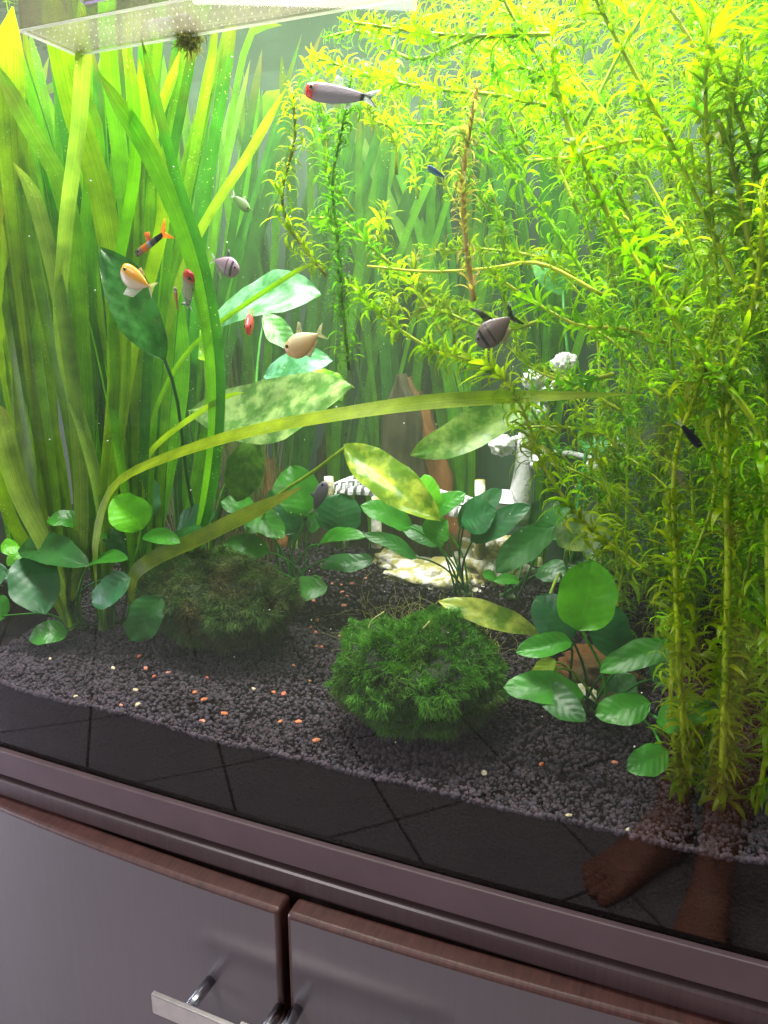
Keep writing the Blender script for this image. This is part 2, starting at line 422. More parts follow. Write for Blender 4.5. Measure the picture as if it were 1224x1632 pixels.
def soil_mat():
    m, nt, out = new_mat('dark_soil'); N = NT(nt)
    vo = N.n('TexVoronoi'); vo.inputs['Scale'].default_value = 330; N.l(N.geo(), vo.inputs['Vector'])
    c = N.mix(N.noise(N.geo(), 22, 4), (0.0015, 0.0008, 0.0008), (0.006, 0.0028, 0.002))
    N.l(pbsdf(N, c, 0.9, 0.04, 0, N.bump(vo.outputs['Distance'], 0.6, 0.002)), out.inputs[0]); return m
gb = mk('gravel_bed', V, F, soil_mat()); tag(gb, 'dark soil bed filling the bottom of the aquarium', kind='structure')

def ico():
    t = (1 + 5 ** 0.5) / 2
    v = np.array([(-1, t, 0), (1, t, 0), (-1, -t, 0), (1, -t, 0), (0, -1, t), (0, 1, t), (0, -1, -t), (0, 1, -t), (t, 0, -1), (t, 0, 1), (-t, 0, -1), (-t, 0, 1)], float)
    v /= np.linalg.norm(v[0])
    f = [(0, 11, 5), (0, 5, 1), (0, 1, 7), (0, 7, 10), (0, 10, 11), (1, 5, 9), (5, 11, 4), (11, 10, 2), (10, 7, 6), (7, 1, 8), (3, 9, 4), (3, 4, 2), (3, 2, 6), (3, 6, 8), (3, 8, 9), (4, 9, 5), (2, 4, 11), (6, 2, 10), (8, 6, 7), (9, 8, 1)]
    return v, np.array(f)
IV, IF = ico()
def fast_mesh(name, V, F, mat, col, smooth=True, parent=None):
    """V (n,3) world, F (m,k) faces of equal size"""
    me = bpy.data.meshes.new(name); k = F.shape[1]
    off = np.array(BASE.get(parent, Vector((0, 0, 0))))
    me.vertices.add(len(V)); me.vertices.foreach_set('co', (V - off).astype(np.float32).ravel())
    me.loops.add(F.size); me.loops.foreach_set('vertex_index', F.astype(np.int32).ravel())
    me.polygons.add(len(F)); me.polygons.foreach_set('loop_start', np.arange(0, F.size, k, dtype=np.int32))
    me.polygons.foreach_set('use_smooth', np.full(len(F), smooth))
    ca = me.color_attributes.new('Col', 'FLOAT_COLOR', 'POINT')
    c = np.ones((len(V), 4), np.float32); c[:, :3] = col; ca.data.foreach_set('color', c.ravel())
    me.materials.append(mat); me.update(calc_edges=True); me.validate()
    o = bpy.data.objects.new(name, me); COL.objects.link(o)
    if parent is not None: o.parent = parent; BASE[o] = Vector(off)
    return o
def grains(n, xr, yr, r0, r1, lift):
    x = np.random.uniform(*xr, n); y = np.random.uniform(*yr, n)
    y = np.maximum(y, (x - TXC) ** 2 / 24 + 0.0115)
    z = np.array([gz(a, b) for a, b in zip(x, y)]) + np.random.uniform(-0.0012, lift, n)
    r = r0 * 0.8 + (r1 * 1.15 - r0 * 0.8) * np.random.uniform(0, 1, n) ** 1.5
    s = np.random.uniform(0.72, 1.25, (n, 1, 3)) * r[:, None, None]
    jit = 1 + np.random.uniform(-0.16, 0.16, (n, 12, 1))
    v = IV[None] * jit
    a = np.random.uniform(0, 6.28, n); b = np.random.uniform(0, 6.28, n)
    ca, sa = np.cos(a)[:, None], np.sin(a)[:, None]; cb, sb = np.cos(b)[:, None], np.sin(b)[:, None]
    v = np.stack([v[..., 0] * ca - v[..., 1] * sa, v[..., 0] * sa + v[..., 1] * ca, v[..., 2]], -1)
    v = np.stack([v[..., 0], v[..., 1] * cb - v[..., 2] * sb, v[..., 1] * sb + v[..., 2] * cb], -1) * s
    v = v + np.stack([x, y, z], -1)[:, None, :]
    f = (IF[None] + (np.arange(n) * 12)[:, None, None]).reshape(-1, 3)
    t = np.random.uniform(0.45, 1.7, (n, 1)); hue = np.random.uniform(-1, 1, (n, 1))
    c = np.array([[0.038, 0.027, 0.036]]) * t + hue * np.array([[0.006, 0.0, -0.003]])
    return v.reshape(-1, 3), f, np.repeat(c, 12, 0)
A = grains(26000, (-0.72, 0.20), (0.0, 0.24), 0.0013, 0.0024, 0.0016)
B = grains(9000, (-0.9, 0.3), (0.2, 0.5), 0.0014, 0.0026, 0.001)
nv = len(A[0])
gr = fast_mesh('gravel', np.vstack([A[0], B[0]]), np.vstack([A[1], B[1] + nv]), M['grain'], np.vstack([A[2], B[2]]))
tag(gr, 'fine dark purple-grey aquarium gravel covering the bottom', 'gravel', kind='stuff')

# stray orange and pale chips lying on the gravel
M['chip'] = leaf_mat('chip_stone', 'small', 0.6, 0.0)
chips = [(232, 1065), (246, 1078), (268, 1072), (330, 1080), (310, 1103), (325, 1115), (193, 1124), (323, 1149), (436, 1103), (452, 1106), (358, 1137), (447, 1150), (476, 1150), (466, 1062),
         (503, 1008), (504, 1030), (513, 1031), (495, 1000), (541, 1014), (468, 1061), (494, 1085), (529, 930), (544, 932), (545, 945), (561, 930), (548, 968), (505, 990), (553, 951), (583, 921), (500, 958), (530, 905), (863, 1218), (980, 1215), (504, 1180), (222, 1046)]
pale = [(219, 1123), (216, 1100), (120, 1110), (80, 1050), (180, 1065), (404, 1098), (772, 1232), (906, 1300), (1000, 1322)]
def chip(px, py, c, name, label, grp):
    p = PZ(px, py, 0.737)
    for _ in range(4): p = PZ(px, py, gz(p.x, p.y) + 0.002)
    if p.y < yp(p.x) + 0.012: p.y = yp(p.x) + 0.013
    p.z = gz(p.x, p.y) + 0.002
    s = R_(0.0022, 0.0040); rot = Matrix.Rotation(R_(0, 6.3), 3, 'Z') @ Matrix.Rotation(R_(-0.5, 0.5), 3, 'X')
    v = [p + rot @ Vector((a[0] * s * R_(0.9, 1.35), a[1] * s * R_(0.55, 0.8), a[2] * s * R_(0.4, 0.7))) for a in IV]
    o = mk(name, [q - p for q in v], [tuple(f) for f in IF], M['chip'], color=c, smooth=False); o.location = p
    tag(o, label, 'stone chip', grp)
for p in chips:
    chip(*p, random.choice([(0.62, 0.17, 0.07), (0.55, 0.2, 0.09), (0.66, 0.24, 0.16), (0.5, 0.12, 0.07)]), 'gravel_chip', 'small orange-red stone chip lying on the dark gravel', 'orange chips scattered over the gravel')
for p in pale:
    chip(*p, random.choice([(0.6, 0.5, 0.36), (0.55, 0.45, 0.3)]), 'gravel_chip', 'small cream-coloured stone chip lying on the dark gravel', 'cream chips scattered over the gravel')

# ================================================================ PLANTS
def ribbon_geo(pts, width, n=26, face=None, tw0=0.0, tw1=0.0, fold=0.12, wave=0.04, taper=(0.5, 0.93), seed=0):
    p = cr(pts, n); T = frames(p); V, F, uv = [], [], []
    for i, (a, t) in enumerate(zip(p, T)):
        k = i / n
        fv = face if face is not None else tocam(a)
        s = t.cross(fv)
        if s.length < 1e-4: s = t.cross(Vector((0.3, 0.2, 0.1)))
        s.normalize(); s = Quaternion(t, tw0 + (tw1 - tw0) * k) @ s
        nn = s.cross(t)
        lo = min(1, taper[0] + (1 - taper[0]) * k / 0.25); hi = 1 if k < taper[1] else max(0.03, 1 - ((k - taper[1]) / (1 - taper[1])) ** 1.6)
        wd = width * lo * hi * 0.5
        wv = wave * width * noise.noise(Vector((k * 7 + seed * 3.1, seed, 0)))
        for j in (-1, -0.45, 0.45, 1):
            V.append(a + s * (j * wd) + nn * (fold * wd * (j * j) + wv * j)); uv.append((j * 0.5 + 0.5, k))
    for i in range(n):
        for j in range(3): F.append((i * 4 + j, i * 4 + j + 1, (i + 1) * 4 + j + 1, (i + 1) * 4 + j))
    return V, F, uv
def ribbon(parent, pts, width, color, name='leaf', mat='ribbon', **k):
    V, F, uv = ribbon_geo(pts, width, **k)
    return mk(name, V, F, M[mat], parent, uv=uv, color=color)
def jit(c, a=0.18):
    f = 1 + R_(-a, a); return tuple(max(0.002, x * f * (1 + R_(-a, a) * 0.5)) for x in c)

OLIVE, BRIGHT, GREEN, DEEP, YEL, PALE = (0.29, 0.46, 0.009), (0.28, 0.58, 0.008), (0.16, 0.45, 0.010), (0.06, 0.25, 0.03), (0.50, 0.66, 0.02), (0.30, 0.44, 0.10)

# vallisneria thicket on the left: each plant a rosette of ribbon leaves
def bp(px, py, zoff=0.0):
    p = PZ(px, py, 0.75)
    for _ in range(5): p = PZ(px, py, gz(p.x, min(0.53, p.y)) + zoff)
    if p.y > 0.52: p = P(px, py, 0.52); p.z = gz(p.x, 0.52)
    return p
def val(base_px, traced, nrand, label, spread, lean, cols, ydepth, grp='ribbon-leaved plants in the left thicket'):
    b = bp(*base_px); t = thing('ribbon_plant', label, 'plant', b, grp)
    mk('crown', *tube([b - Vector((0, 0, 0.01)), b + Vector((0, 0, 0.012))], lambda k: 0.008 * (1 - 0.4 * k), 3, 8), M['stem'], t, color=(0.35, 0.38, 0.15))
    for pts, wpx, Y0, Y1, c, *ex in traced:
        n = len(pts); q = [P(x, y, Y0 + (Y1 - Y0) * i / (n - 1)) for i, (x, y) in enumerate(pts)]
        root = b + Vector((R_(-0.008, 0.008), R_(-0.006, 0.006), 0.002))
        q = [root] + q
        ribbon(t, q, wpx * mpp(q[-1]) * 1.05, jit(c, 0.08), n=34, tw0=R_(-0.9, 0.9), tw1=R_(-0.35, 0.35) if not ex else 0.0, taper=(0.05, 0.80) if ex else (0.5, 0.93), face=ex[0] if ex else None, seed=R_(0, 50))
    for i in range(int(nrand * 1.3)):
        a = R_(0, 6.28); r0 = Vector((math.cos(a), math.sin(a), 0)) * R_(0.002, 0.012)
        top = ZW - b.z
        d = Vector((lean + R_(-spread, spread), R_(-0.5, 0.5) * spread, 0))
        H = top * R_(0.90, 1.0)
        q = [b + r0, b + r0 * 1.5 + d * 0.12 + Vector((0, 0, H * 0.3)), b + r0 + d * 0.45 + Vector((0, 0, H * 0.65)), b + d * 0.9 + Vector((0, 0, H * 0.96))]
        if random.random() < 0.08:
            e = q[-1] + d.normalized() * R_(0.04, 0.10); e.z = min(ZW - 0.006, q[-1].z + R_(-0.03, 0.02)); q.append(e)
        for kq, v in enumerate(q):
            if kq: v += Vector((R_(-.014, .014), R_(-.012, .012), 0))
            v.y = min(0.535, max(0.03, v.y)); v.z = min(v.z, ZW - 0.004)
        ribbon(t, q, R_(0.010, 0.018), jit(random.choice(cols)), n=26, face=Vector((R_(-0.6, 0.6), -1, 0.1)).normalized(), tw0=R_(-1, 1), tw1=R_(-0.9, 0.9), seed=R_(0, 50))
    return t

val((118, 1000), [
    ([(95, 860), (65, 620), (30, 330), (15, 115), (20, 10)], 46, .15, .10, OLIVE),
    ([(130, 820), (110, 560), (60, 330), (20, 258)], 24, .13, .09, PALE),
    ([(108, 850), (40, 700), (10, 520), (2, 300)], 40, .16, .12, OLIVE),
    ([(90, 900), (30, 780), (-8, 640)], 34, .13, .10, PALE),
    ([(140, 800), (132, 560), (110, 330), (40, 190), (-10, 95)], 27, .14, .10, BRIGHT),
    ([(60, 900), (15, 820), (-20, 700)], 20, .14, .10, OLIVE),
    ], 11, 'tall olive ribbon-leaved plant at the far left glass edge', 0.10, -0.06, [OLIVE, BRIGHT], .2)
val((165, 1003), [
    ([(170, 820), (190, 560), (165, 330), (118, 170), (88, 30), (70, -60)], 40, .14, .09, OLIVE),
    ([(160, 800), (100, 560), (103, 380), (125, 200), (133, 60), (130, 10)], 25, .13, .08, PALE),
    ([(152, 900), (158, 835), (185, 772), (260, 732), (400, 688), (600, 652), (760, 636), (1010, 628)], 33, .12, .13, YEL, Vector((0.2, -0.75, 0.65))),
    ([(175, 820), (210, 560), (262, 330), (230, 190), (222, 92)], 22, .15, .11, OLIVE),
    ([(168, 830), (150, 640), (140, 420), (150, 210), (100, 120)], 30, .16, .13, GREEN),
    ], 11, 'ribbon-leaved plant whose one yellow-green leaf arches across the middle', 0.10, 0.02, [OLIVE, BRIGHT, GREEN], .2)
val((225, 1008), [
    ([(205, 850), (215, 620), (228, 420), (232, 250), (240, 150)], 32, .17, .15, BRIGHT),
    ([(205, 830), (180, 640), (185, 450), (215, 260), (205, 60)], 20, .14, .10, GREEN),
    ([(222, 870), (235, 700), (300, 560), (460, 440), (520, 415)], 8, .15, .16, BRIGHT),
    ([(230, 800), (240, 720), (345, 640), (390, 625)], 9, .15, .17, YEL),
    ([(215, 840), (190, 500), (205, 330), (296, 62)], 15, .18, .16, BRIGHT),
    ], 11, 'ribbon-leaved plant with a bright upright leaf behind the orange and black fish', 0.12, 0.04, [GREEN, BRIGHT, DEEP], .25)
val((235, 1000), [
    ([(215, 915), (330, 852), (420, 808), (482, 776)], 28, .13, .14, (0.34, 0.42, 0.02), Vector((0.2, -0.75, 0.65))),
    ([(225, 850), (240, 640), (300, 410), (400, 240), (456, 140)], 15, .20, .16, (0.36, 0.52, 0.05)),
    ([(250, 850), (290, 600), (270, 400), (272, 180), (285, 70)], 26, .22, .20, GREEN),
    ], 10, 'ribbon-leaved plant with a low brown-tipped leaf and a pale slanting one', 0.10, 0.06, [GREEN, DEEP, BRIGHT], .25)
val((300, 930), [([(270, 900), (300, 840), (330, 700), (345, 600)], 26, .26, .24, GREEN), ([(330, 800), (345, 640), (318, 450), (250, 270), (155, 112)], 29, .19, .09, GREEN), ([(335, 800), (352, 620), (330, 440), (275, 260), (225, 60)], 17, .18, .085, DEEP)], 12, 'broad green ribbon-leaved plant behind the big pale blotched leaf', 0.20, 0.02, [GREEN, DEEP, DEEP], .4)
back = 'ribbon-leaved plants along the back pane'
BL = ['tall ribbon-leaved plant in the far back corner at the left edge', 'ribbon-leaved plant at the back behind the yellow arching leaf', 'ribbon-leaved plant at the back behind the dark drooping leaf', 'dark ribbon-leaved plant at the back behind the small red fish',
      'dark ribbon-leaved plant at the back behind the large blotched leaf', 'dark ribbon-leaved plant at the back above the upright-leaved low plant', 'ribbon-leaved plant at the back left of the grey-brown stone slab', 'ribbon-leaved plant at the back behind the grey-brown stone slab',
      'ribbon-leaved plant at the back behind the hut of the white ornament', 'ribbon-leaved plant at the back right of the white blossom tree', 'ribbon-leaved plant at the back behind the twisted yellow-green leaf']
for i, (x, y, c) in enumerate([(40, 930, [OLIVE, GREEN]), (150, 905, [OLIVE, GREEN, BRIGHT]), (250, 880, [GREEN, DEEP]), (330, 870, [DEEP, GREEN]), (400, 868, [DEEP, GREEN]), (470, 872, [DEEP]), (545, 872, [DEEP, GREEN]), (640, 872, [DEEP, GREEN]), (740, 872, [DEEP, GREEN]), (860, 880, [DEEP, GREEN]), (600, 876, [DEEP, GREEN])]):
    val((x, y), [], 15 if i < 5 else 11, BL[i], 0.17, R_(-0.05, 0.08), c, .5, back)

# ---------------------------------------------------------------- broad-leaved plants
def leaf_geo(b, t, width, nrm, bend=0.1, fold=0.15, shape='ovate', ripple=0.03, seed=0, nu=8, nv=14):
    ax = t - b; L = ax.length; a = ax / L
    s = nrm.cross(a).normalized(); nn = a.cross(s).normalized()
    V, F, uv = [], [], []
    for i in range(nv + 1):
        k = i / nv; kk = min(0.999, max(0.001, k))
        if shape == 'ovate': w_ = (kk ** 0.52) * ((1 - kk) ** 0.62) / 0.463
        elif shape == 'lance': w_ = (kk ** 0.75) * ((1 - kk) ** 0.75) / 0.354
        else: w_ = (kk ** 0.45) * ((1 - kk) ** 0.40) / 0.555
        w_ = w_ * width * 0.5 * (1 + 0.12 * noise.noise(Vector((k * 5, seed, 3))))
        c = b + ax * k + nn * (bend * L * 4 * k * (1 - k)) + s * (0.10 * L * noise.noise(Vector((seed, 0.5, k * 1.5))) * math.sin(math.pi * k))
        for j in range(nu + 1):
            u = j / nu * 2 - 1
            h = fold * abs(u) * w_ + ripple * width * noise.noise(Vector((k * 4 + seed, u * 1.6, seed))) * (0.3 + abs(u)) \
                + 0.006 * width * math.sin((k * 7 - abs(u) * 1.6) * 6.283) * abs(u)
            V.append(c + s * (u * w_ * (1 + 0.10 * noise.noise(Vector((k * 4.5, seed + (7 if u > 0 else 0), 9))))) + nn * h); uv.append((j / nu, k))
    for i in range(nv):
        for j in range(nu):
            q = i * (nu + 1) + j; F.append((q, q + 1, q + nu + 2, q + nu + 1))
    return V, F, uv
def bleaf(parent, b_px, t_px, wpx, Yb, Yt, col, root=None, up=0.6, roll=0.0, bend=0.07, fold=0.14, shape='ovate', ripple=0.05, petiole=0.0013, sag=0.0, pcol=None):
    b, t = P(*b_px, Yb), P(*t_px, Yt)
    mid = (b + t) / 2; ax = (t - b).normalized()
    vd = tocam(mid)
    n = (vd + Vector((0, 0, up))).normalized(); n = (n - ax * n.dot(ax)).normalized(); n = Quaternion(ax, roll) @ n
    s = n.cross(ax).normalized(); vis = (s - vd * s.dot(vd)).length
    W = wpx * mpp(mid) / max(0.5, vis) * (1.12 if shape == 'ovate' else 1.0)
    V, F, uv = leaf_geo(b, t, W, n, bend, fold, shape, ripple, seed=R_(0, 90))
    o = mk('leaf', V, F, M['sword' if shape == 'lance' else 'broad'], parent, uv=uv, color=jit(col, 0.08))
    if root is not None:
        d = (b - root); m1 = root + d * 0.35 + Vector((0, 0, 0.12 * d.length)) + Vector((R_(-1, 1), R_(-1, 1), 0)) * 0.06 * d.length
        m2 = root + d * 0.75 + Vector((0, 0, 0.09 * d.length - sag))
        mk('petiole', *tube([root, m1, m2, b + ax * 0.004], lambda k: petiole * (1.15 - 0.35 * k), 10, 6), M['stem'], o, color=pcol or tuple(x * 1.1 for x in col))
    return o
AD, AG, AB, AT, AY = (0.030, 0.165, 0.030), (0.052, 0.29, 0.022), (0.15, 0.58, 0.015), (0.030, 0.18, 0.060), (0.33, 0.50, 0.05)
def anubias(base_px, label, leaves, rl=0.02, grp='low broad-leaved plants rooted in the gravel'):
    b = bp(*base_px); t = thing('broad_leaf_plant', label, 'plant', b, grp)
    mk('rhizome', *tube([b + Vector((-rl, 0.004, 0.001)), b + Vector((0, 0, 0.004)), b + Vector((rl, -0.003, 0.003))], lambda k: 0.0045 - 0.0015 * abs(k - 0.5), 6, 8), M['stem'], t, color=(0.07, 0.13, 0.03))
    for l in leaves:
        bpx, tpx, wpx, Yb, Yt, c = l[:6]; k = l[6] if len(l) > 6 else {}
        bleaf(t, bpx, tpx, wpx, Yb, Yt, c, b + Vector((R_(-rl, rl), R_(-0.004, 0.004), 0.003)), **k)
    return t
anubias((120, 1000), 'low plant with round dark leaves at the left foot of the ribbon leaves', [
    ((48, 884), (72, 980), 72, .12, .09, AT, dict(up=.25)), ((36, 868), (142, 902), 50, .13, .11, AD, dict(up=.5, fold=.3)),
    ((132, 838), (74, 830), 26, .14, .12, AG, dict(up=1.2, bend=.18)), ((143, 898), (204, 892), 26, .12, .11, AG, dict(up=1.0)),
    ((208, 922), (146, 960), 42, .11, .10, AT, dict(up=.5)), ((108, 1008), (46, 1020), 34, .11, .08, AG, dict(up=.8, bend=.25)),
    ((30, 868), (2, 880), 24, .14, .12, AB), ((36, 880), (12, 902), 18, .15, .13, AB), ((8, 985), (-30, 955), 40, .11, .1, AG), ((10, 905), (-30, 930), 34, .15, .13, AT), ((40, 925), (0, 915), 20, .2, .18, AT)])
anubias((212, 1003), 'low plant with one bright leaf above dark ones beside the brown moss mound', [
    ((205, 886), (180, 812), 56, .15, .16, AT, dict(up=.2)), ((228, 843), (183, 790), 58, .13, .12, AB, dict(up=.35)),
    ((240, 825), (205, 757), 62, .17, .18, AT, dict(up=.2)), ((230, 852), (287, 866), 28, .13, .12, AG, dict(up=1)),
    ((258, 952), (207, 1020), 52, .11, .09, AD, dict(up=.2)), ((245, 945), (298, 893), 44, .14, .15, AD, dict(up=.3)),
    ((282, 845), (345, 818), 40, .22, .22, AT), ((262, 870), (340, 850), 36, .18, .17, AD), ((155, 845), (170, 858), 14, .14, .13, AG)])
anubias((470, 930), 'leafy plant with upright leaves left of the white slatted bridge', [
    ((412, 822), (352, 800), 34, .30, .27, AG, dict(up=.9)), ((396, 815), (452, 858), 42, .29, .27, AG, dict(up=.5)),
    ((428, 880), (356, 868), 34, .28, .26, AG, dict(up=.6)), ((492, 824), (462, 742), 66, .30, .31, AG, dict(up=.1)),
    ((470, 850), (440, 795), 44, .33, .33, AT, dict(up=.2)), ((538, 850), (545, 786), 68, .31, .32, AT, dict(up=.1)),
    ((508, 868), (583, 856), 26, .28, .26, AG, dict(up=1, bend=.15)), ((596, 892), (510, 904), 26, .29, .27, AD, dict(up=.8)),
    ((522, 935), (455, 950), 34, .26, .24, AG, dict(up=.8, bend=.1)), ((490, 842), (520, 815), 30, .33, .33, AG), ((420, 840), (390, 835), 26, .34, .34, AD), ((380, 905), (346, 892), 18, .26, .25, AG), ((430, 815), (460, 790), 40, .36, .37, AD)])
anubias((738, 950), 'fan-shaped plant of slender-stalked leaves in front of the pale rocky base', [
    ((656, 840), (574, 806), 34, .32, .29, AG, dict(up=.6)), ((664, 890), (580, 850), 22, .30, .28, AD, dict(up=.5)),
    ((686, 862), (712, 828), 44, .30, .30, AG, dict(up=.5, fold=.35)), ((692, 822), (677, 756), 38, .31, .32, AB, dict(up=.1)),
    ((686, 822), (742, 786), 28, .33, .34, AG), ((732, 840), (800, 780), 36, .34, .35, AT, dict(up=.4)),
    ((735, 830), (790, 815), 48, .32, .32, AT, dict(up=.3)), ((750, 862), (846, 806), 36, .32, .33, AT, dict(up=.5)), ((700, 868), (640, 842), 24, .35, .34, AD)], 0.012)
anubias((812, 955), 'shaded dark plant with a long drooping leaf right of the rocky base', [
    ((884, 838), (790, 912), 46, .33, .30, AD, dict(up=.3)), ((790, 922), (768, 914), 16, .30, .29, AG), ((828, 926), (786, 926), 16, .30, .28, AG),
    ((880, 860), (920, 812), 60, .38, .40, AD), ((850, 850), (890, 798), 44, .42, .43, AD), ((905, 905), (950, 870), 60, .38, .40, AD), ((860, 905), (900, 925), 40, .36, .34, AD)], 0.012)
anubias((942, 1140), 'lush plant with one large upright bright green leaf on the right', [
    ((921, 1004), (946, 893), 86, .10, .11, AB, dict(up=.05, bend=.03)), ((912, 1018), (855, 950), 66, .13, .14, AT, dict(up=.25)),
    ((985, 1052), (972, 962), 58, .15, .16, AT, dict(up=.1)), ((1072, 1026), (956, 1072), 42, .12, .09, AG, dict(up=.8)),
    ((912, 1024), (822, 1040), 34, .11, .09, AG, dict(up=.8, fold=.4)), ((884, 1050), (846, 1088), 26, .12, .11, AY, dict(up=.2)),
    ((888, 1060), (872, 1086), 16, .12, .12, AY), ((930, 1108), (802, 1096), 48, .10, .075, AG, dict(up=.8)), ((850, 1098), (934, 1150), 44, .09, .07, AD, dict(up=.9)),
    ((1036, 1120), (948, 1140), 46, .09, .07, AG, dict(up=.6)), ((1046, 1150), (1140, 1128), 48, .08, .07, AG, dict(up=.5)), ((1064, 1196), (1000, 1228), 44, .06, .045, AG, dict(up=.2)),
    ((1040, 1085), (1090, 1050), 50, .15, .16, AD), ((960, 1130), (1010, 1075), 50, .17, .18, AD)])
# long-stalked sword plants
def sword(base_px, label, leaves):
    b = bp(*base_px); t = thing('sword_plant', label, 'plant', b, 'sword plants with long blotched leaves')
    mk('crown', *tube([b - Vector((0, 0, 0.008)), b + Vector((0, 0, 0.014))], lambda k: 0.010 * (1 - 0.5 * k), 3, 8), M['stem'], t, color=(0.3, 0.33, 0.1))
    for l in leaves:
        k = l[6] if len(l) > 6 else {}
        k.setdefault('shape', 'lance'); k.setdefault('petiole', 0.0022)
        bleaf(t, *l[:6], b + Vector((R_(-.006, .006), R_(-.006, .006), 0.006)), **k)
    return t
SP = (0.20, 0.38, 0.09)
sword((330, 935), 'sword plant with large pale blotched leaves among the ribbon leaves', [
    ((300, 655), (560, 613), 100, .24, .20, SP, dict(up=.6, bend=-.05, ripple=.10, fold=.05)), ((330, 514), (512, 470), 84, .28, .25, (0.12, 0.32, 0.13), dict(up=.9, bend=.06, ripple=.08)),
    ((264, 575), (160, 394), 70, .105, .085, (0.025, 0.15, 0.02), dict(up=.2, ripple=.07, fold=.2)), ((330, 575), (285, 515), 40, .27, .27, BRIGHT), ((500, 590), (545, 640), 40, .30, .3, GREEN),
    ((420, 600), (530, 575), 50, .33, .33, (0.1, 0.35, 0.15)), ((405, 700), (378, 800), 60, .27, .25, (0.08, 0.22, 0.02), dict(up=.2))])
sword((395, 930), 'sword plant with one twisted yellow-green leaf hanging over the bridge', [((548, 708), (702, 830), 66, .22, .20, (0.36, 0.52, 0.04), dict(up=.35, fold=.35, ripple=.12, sag=.01)), ((420, 500), (470, 560), 40, .4, .4, DEEP)])
sword((905, 950), 'sword plant with a broad pale leaf pointing left above the bridge', [
    ((850, 645), (654, 726), 62, .26, .20, (0.24, 0.46, 0.09), dict(up=.3, fold=.25)), ((930, 880), (925, 812), 90, .20, .19, (0.34, 0.48, 0.26), dict(up=.9)),
    ((860, 1012), (698, 958), 40, .14, .12, (0.34, 0.48, 0.06), dict(up=.5, petiole=.0016)),
    ((1000, 480), (1110, 380), 90, .42, .42, (0.06, 0.30, 0.11)), ((900, 470), (850, 400), 50, .47, .47, (0.06, 0.26, 0.05)), ((1040, 520), (1000, 420), 60, .46, .46, (0.07, 0.28, 0.06)), ((960, 690), (930, 720), 50, .3, .28, (0.08, 0.35, 0.1))])
# ---------------------------------------------------------------- waterweed: stems with whorls of small curved leaves
def whorl_mesh(k, nl, droop):
    V, F, uv = [], [], []
    rs = random.Random(100 + k)
    for i in range(nl + (nl + 1) // 2):
        tier = i // nl; a = 2 * math.pi * i / nl + tier * 0.6 + rs.uniform(-0.35, 0.35); el = rs.uniform(0.5, 1.0); L = rs.uniform(0.6, 1.35); wd = 0.078 * rs.uniform(0.6, 1.3)
        dr = droop * rs.uniform(0.4, 1.8); tw = rs.uniform(-1.1, 1.1)
        r, z = 0.05, tier * 0.30 + rs.uniform(-0.06, 0.06); n0 = len(V); side = Vector((-math.sin(a), math.cos(a), 0)); rad = Vector((math.cos(a), math.sin(a), 0))
        for s in range(6):
            t = s / 5; wv = wd * (0.55, 1.0, 1.1, 0.95, 0.6, 0.06)[s]
            c = rad * r + Vector((0, 0, z)); ang = el - dr * t
            sd = (side + Vector((0, 0, 1)) * tw * t * 0.5).normalized(); nn = rad * -math.sin(ang) + Vector((0, 0, math.cos(ang)))
            for j in (-1, 0, 1): V.append(c + sd * (j * wv) + nn * (0.25 * wv * abs(j))); uv.append((j * .5 + .5, t))
            r += L / 5 * math.cos(ang); z += L / 5 * math.sin(ang)
        for s in range(5):
            for j in range(2): q = n0 + s * 3 + j; F.append((q, q + 1, q + 4, q + 3))
    me = bpy.data.meshes.new('leaf_whorl'); me.from_pydata([tuple(v) for v in V], [], F); me.materials.append(M['small'])
    ul = me.uv_layers.new(name='UVMap'); li = np.empty(len(me.loops), np.int32); me.loops.foreach_get('vertex_index', li); ul.data.foreach_set('uv', np.array(uv, np.float32)[li].ravel())
    me.polygons.foreach_set('use_smooth', np.ones(len(me.polygons), bool)); me.update(); return me
WH = [whorl_mesh(k, n, d) for k, (n, d) in enumerate([(5, 1.6), (6, 1.9), (4, 1.2), (7, 2.2), (5, 1.0), (6, 2.5), (7, 1.6), (3, 1.4), (4, 2.6), (8, 1.9), (5, 3.0), (6, 0.6), (4, 2.0), (7, 2.8)])]
WG = 'waterweed stems on the right'
EG, EY, EB, ET, ED = (0.25, 0.46, 0.005), (0.29, 0.46, 0.006), (0.31, 0.42, 0.005), (0.46, 0.38, 0.16), (0.14, 0.37, 0.008)
def weed(pts, leaf, scol, label, leaf_m=0.0175, gap=0.0085, r=0.0017, grp=WG, bare=0.0, bushy=True):
    """pts: world points from root (or cut end) to tip"""
    pts = [Vector(p) for p in pts]
    t = thing('waterweed_stem', label, 'plant', pts[0], grp); b = pts[0]
    L = sum((y - x).length for x, y in zip(pts, pts[1:])); n = max(6, int(L / 0.012))
    V, F = tube(pts, lambda k: r * (1.1 - 0.45 * k), n, 6); mk('stem', V, F, M['stem'], t, color=scol)
    g = gap; m = int(L / g); p = cr(pts, m); T = frames(p)
    for i in range(1, m + 1):
        k = i / m
        if k < bare * R_(0.6, 1.3): continue
        if random.random() < 0.06: continue
        me = random.choice(WH); o = bpy.data.objects.new('leaf_whorl', me); COL.objects.link(o); o.parent = t
        q = T[i].to_track_quat('Z', 'Y') @ Quaternion((0, 0, 1), R_(0, 6.28)) @ Quaternion((1, 0, 0), R_(-0.4, 0.4))
        s = leaf_m * 1.18 * R_(0.75, 1.2) * (1 if k < 0.9 else 1 - (k - 0.9) * 4.5)
        o.location = p[i] - b; o.rotation_mode = 'QUATERNION'; o.rotation_quaternion = q; o.scale = (s * R_(.8, 1.2), s * R_(.8, 1.2), s * R_(.7, 1.3))
        c = jit(leaf, 0.22); o.color = (*c, 1)
    return t
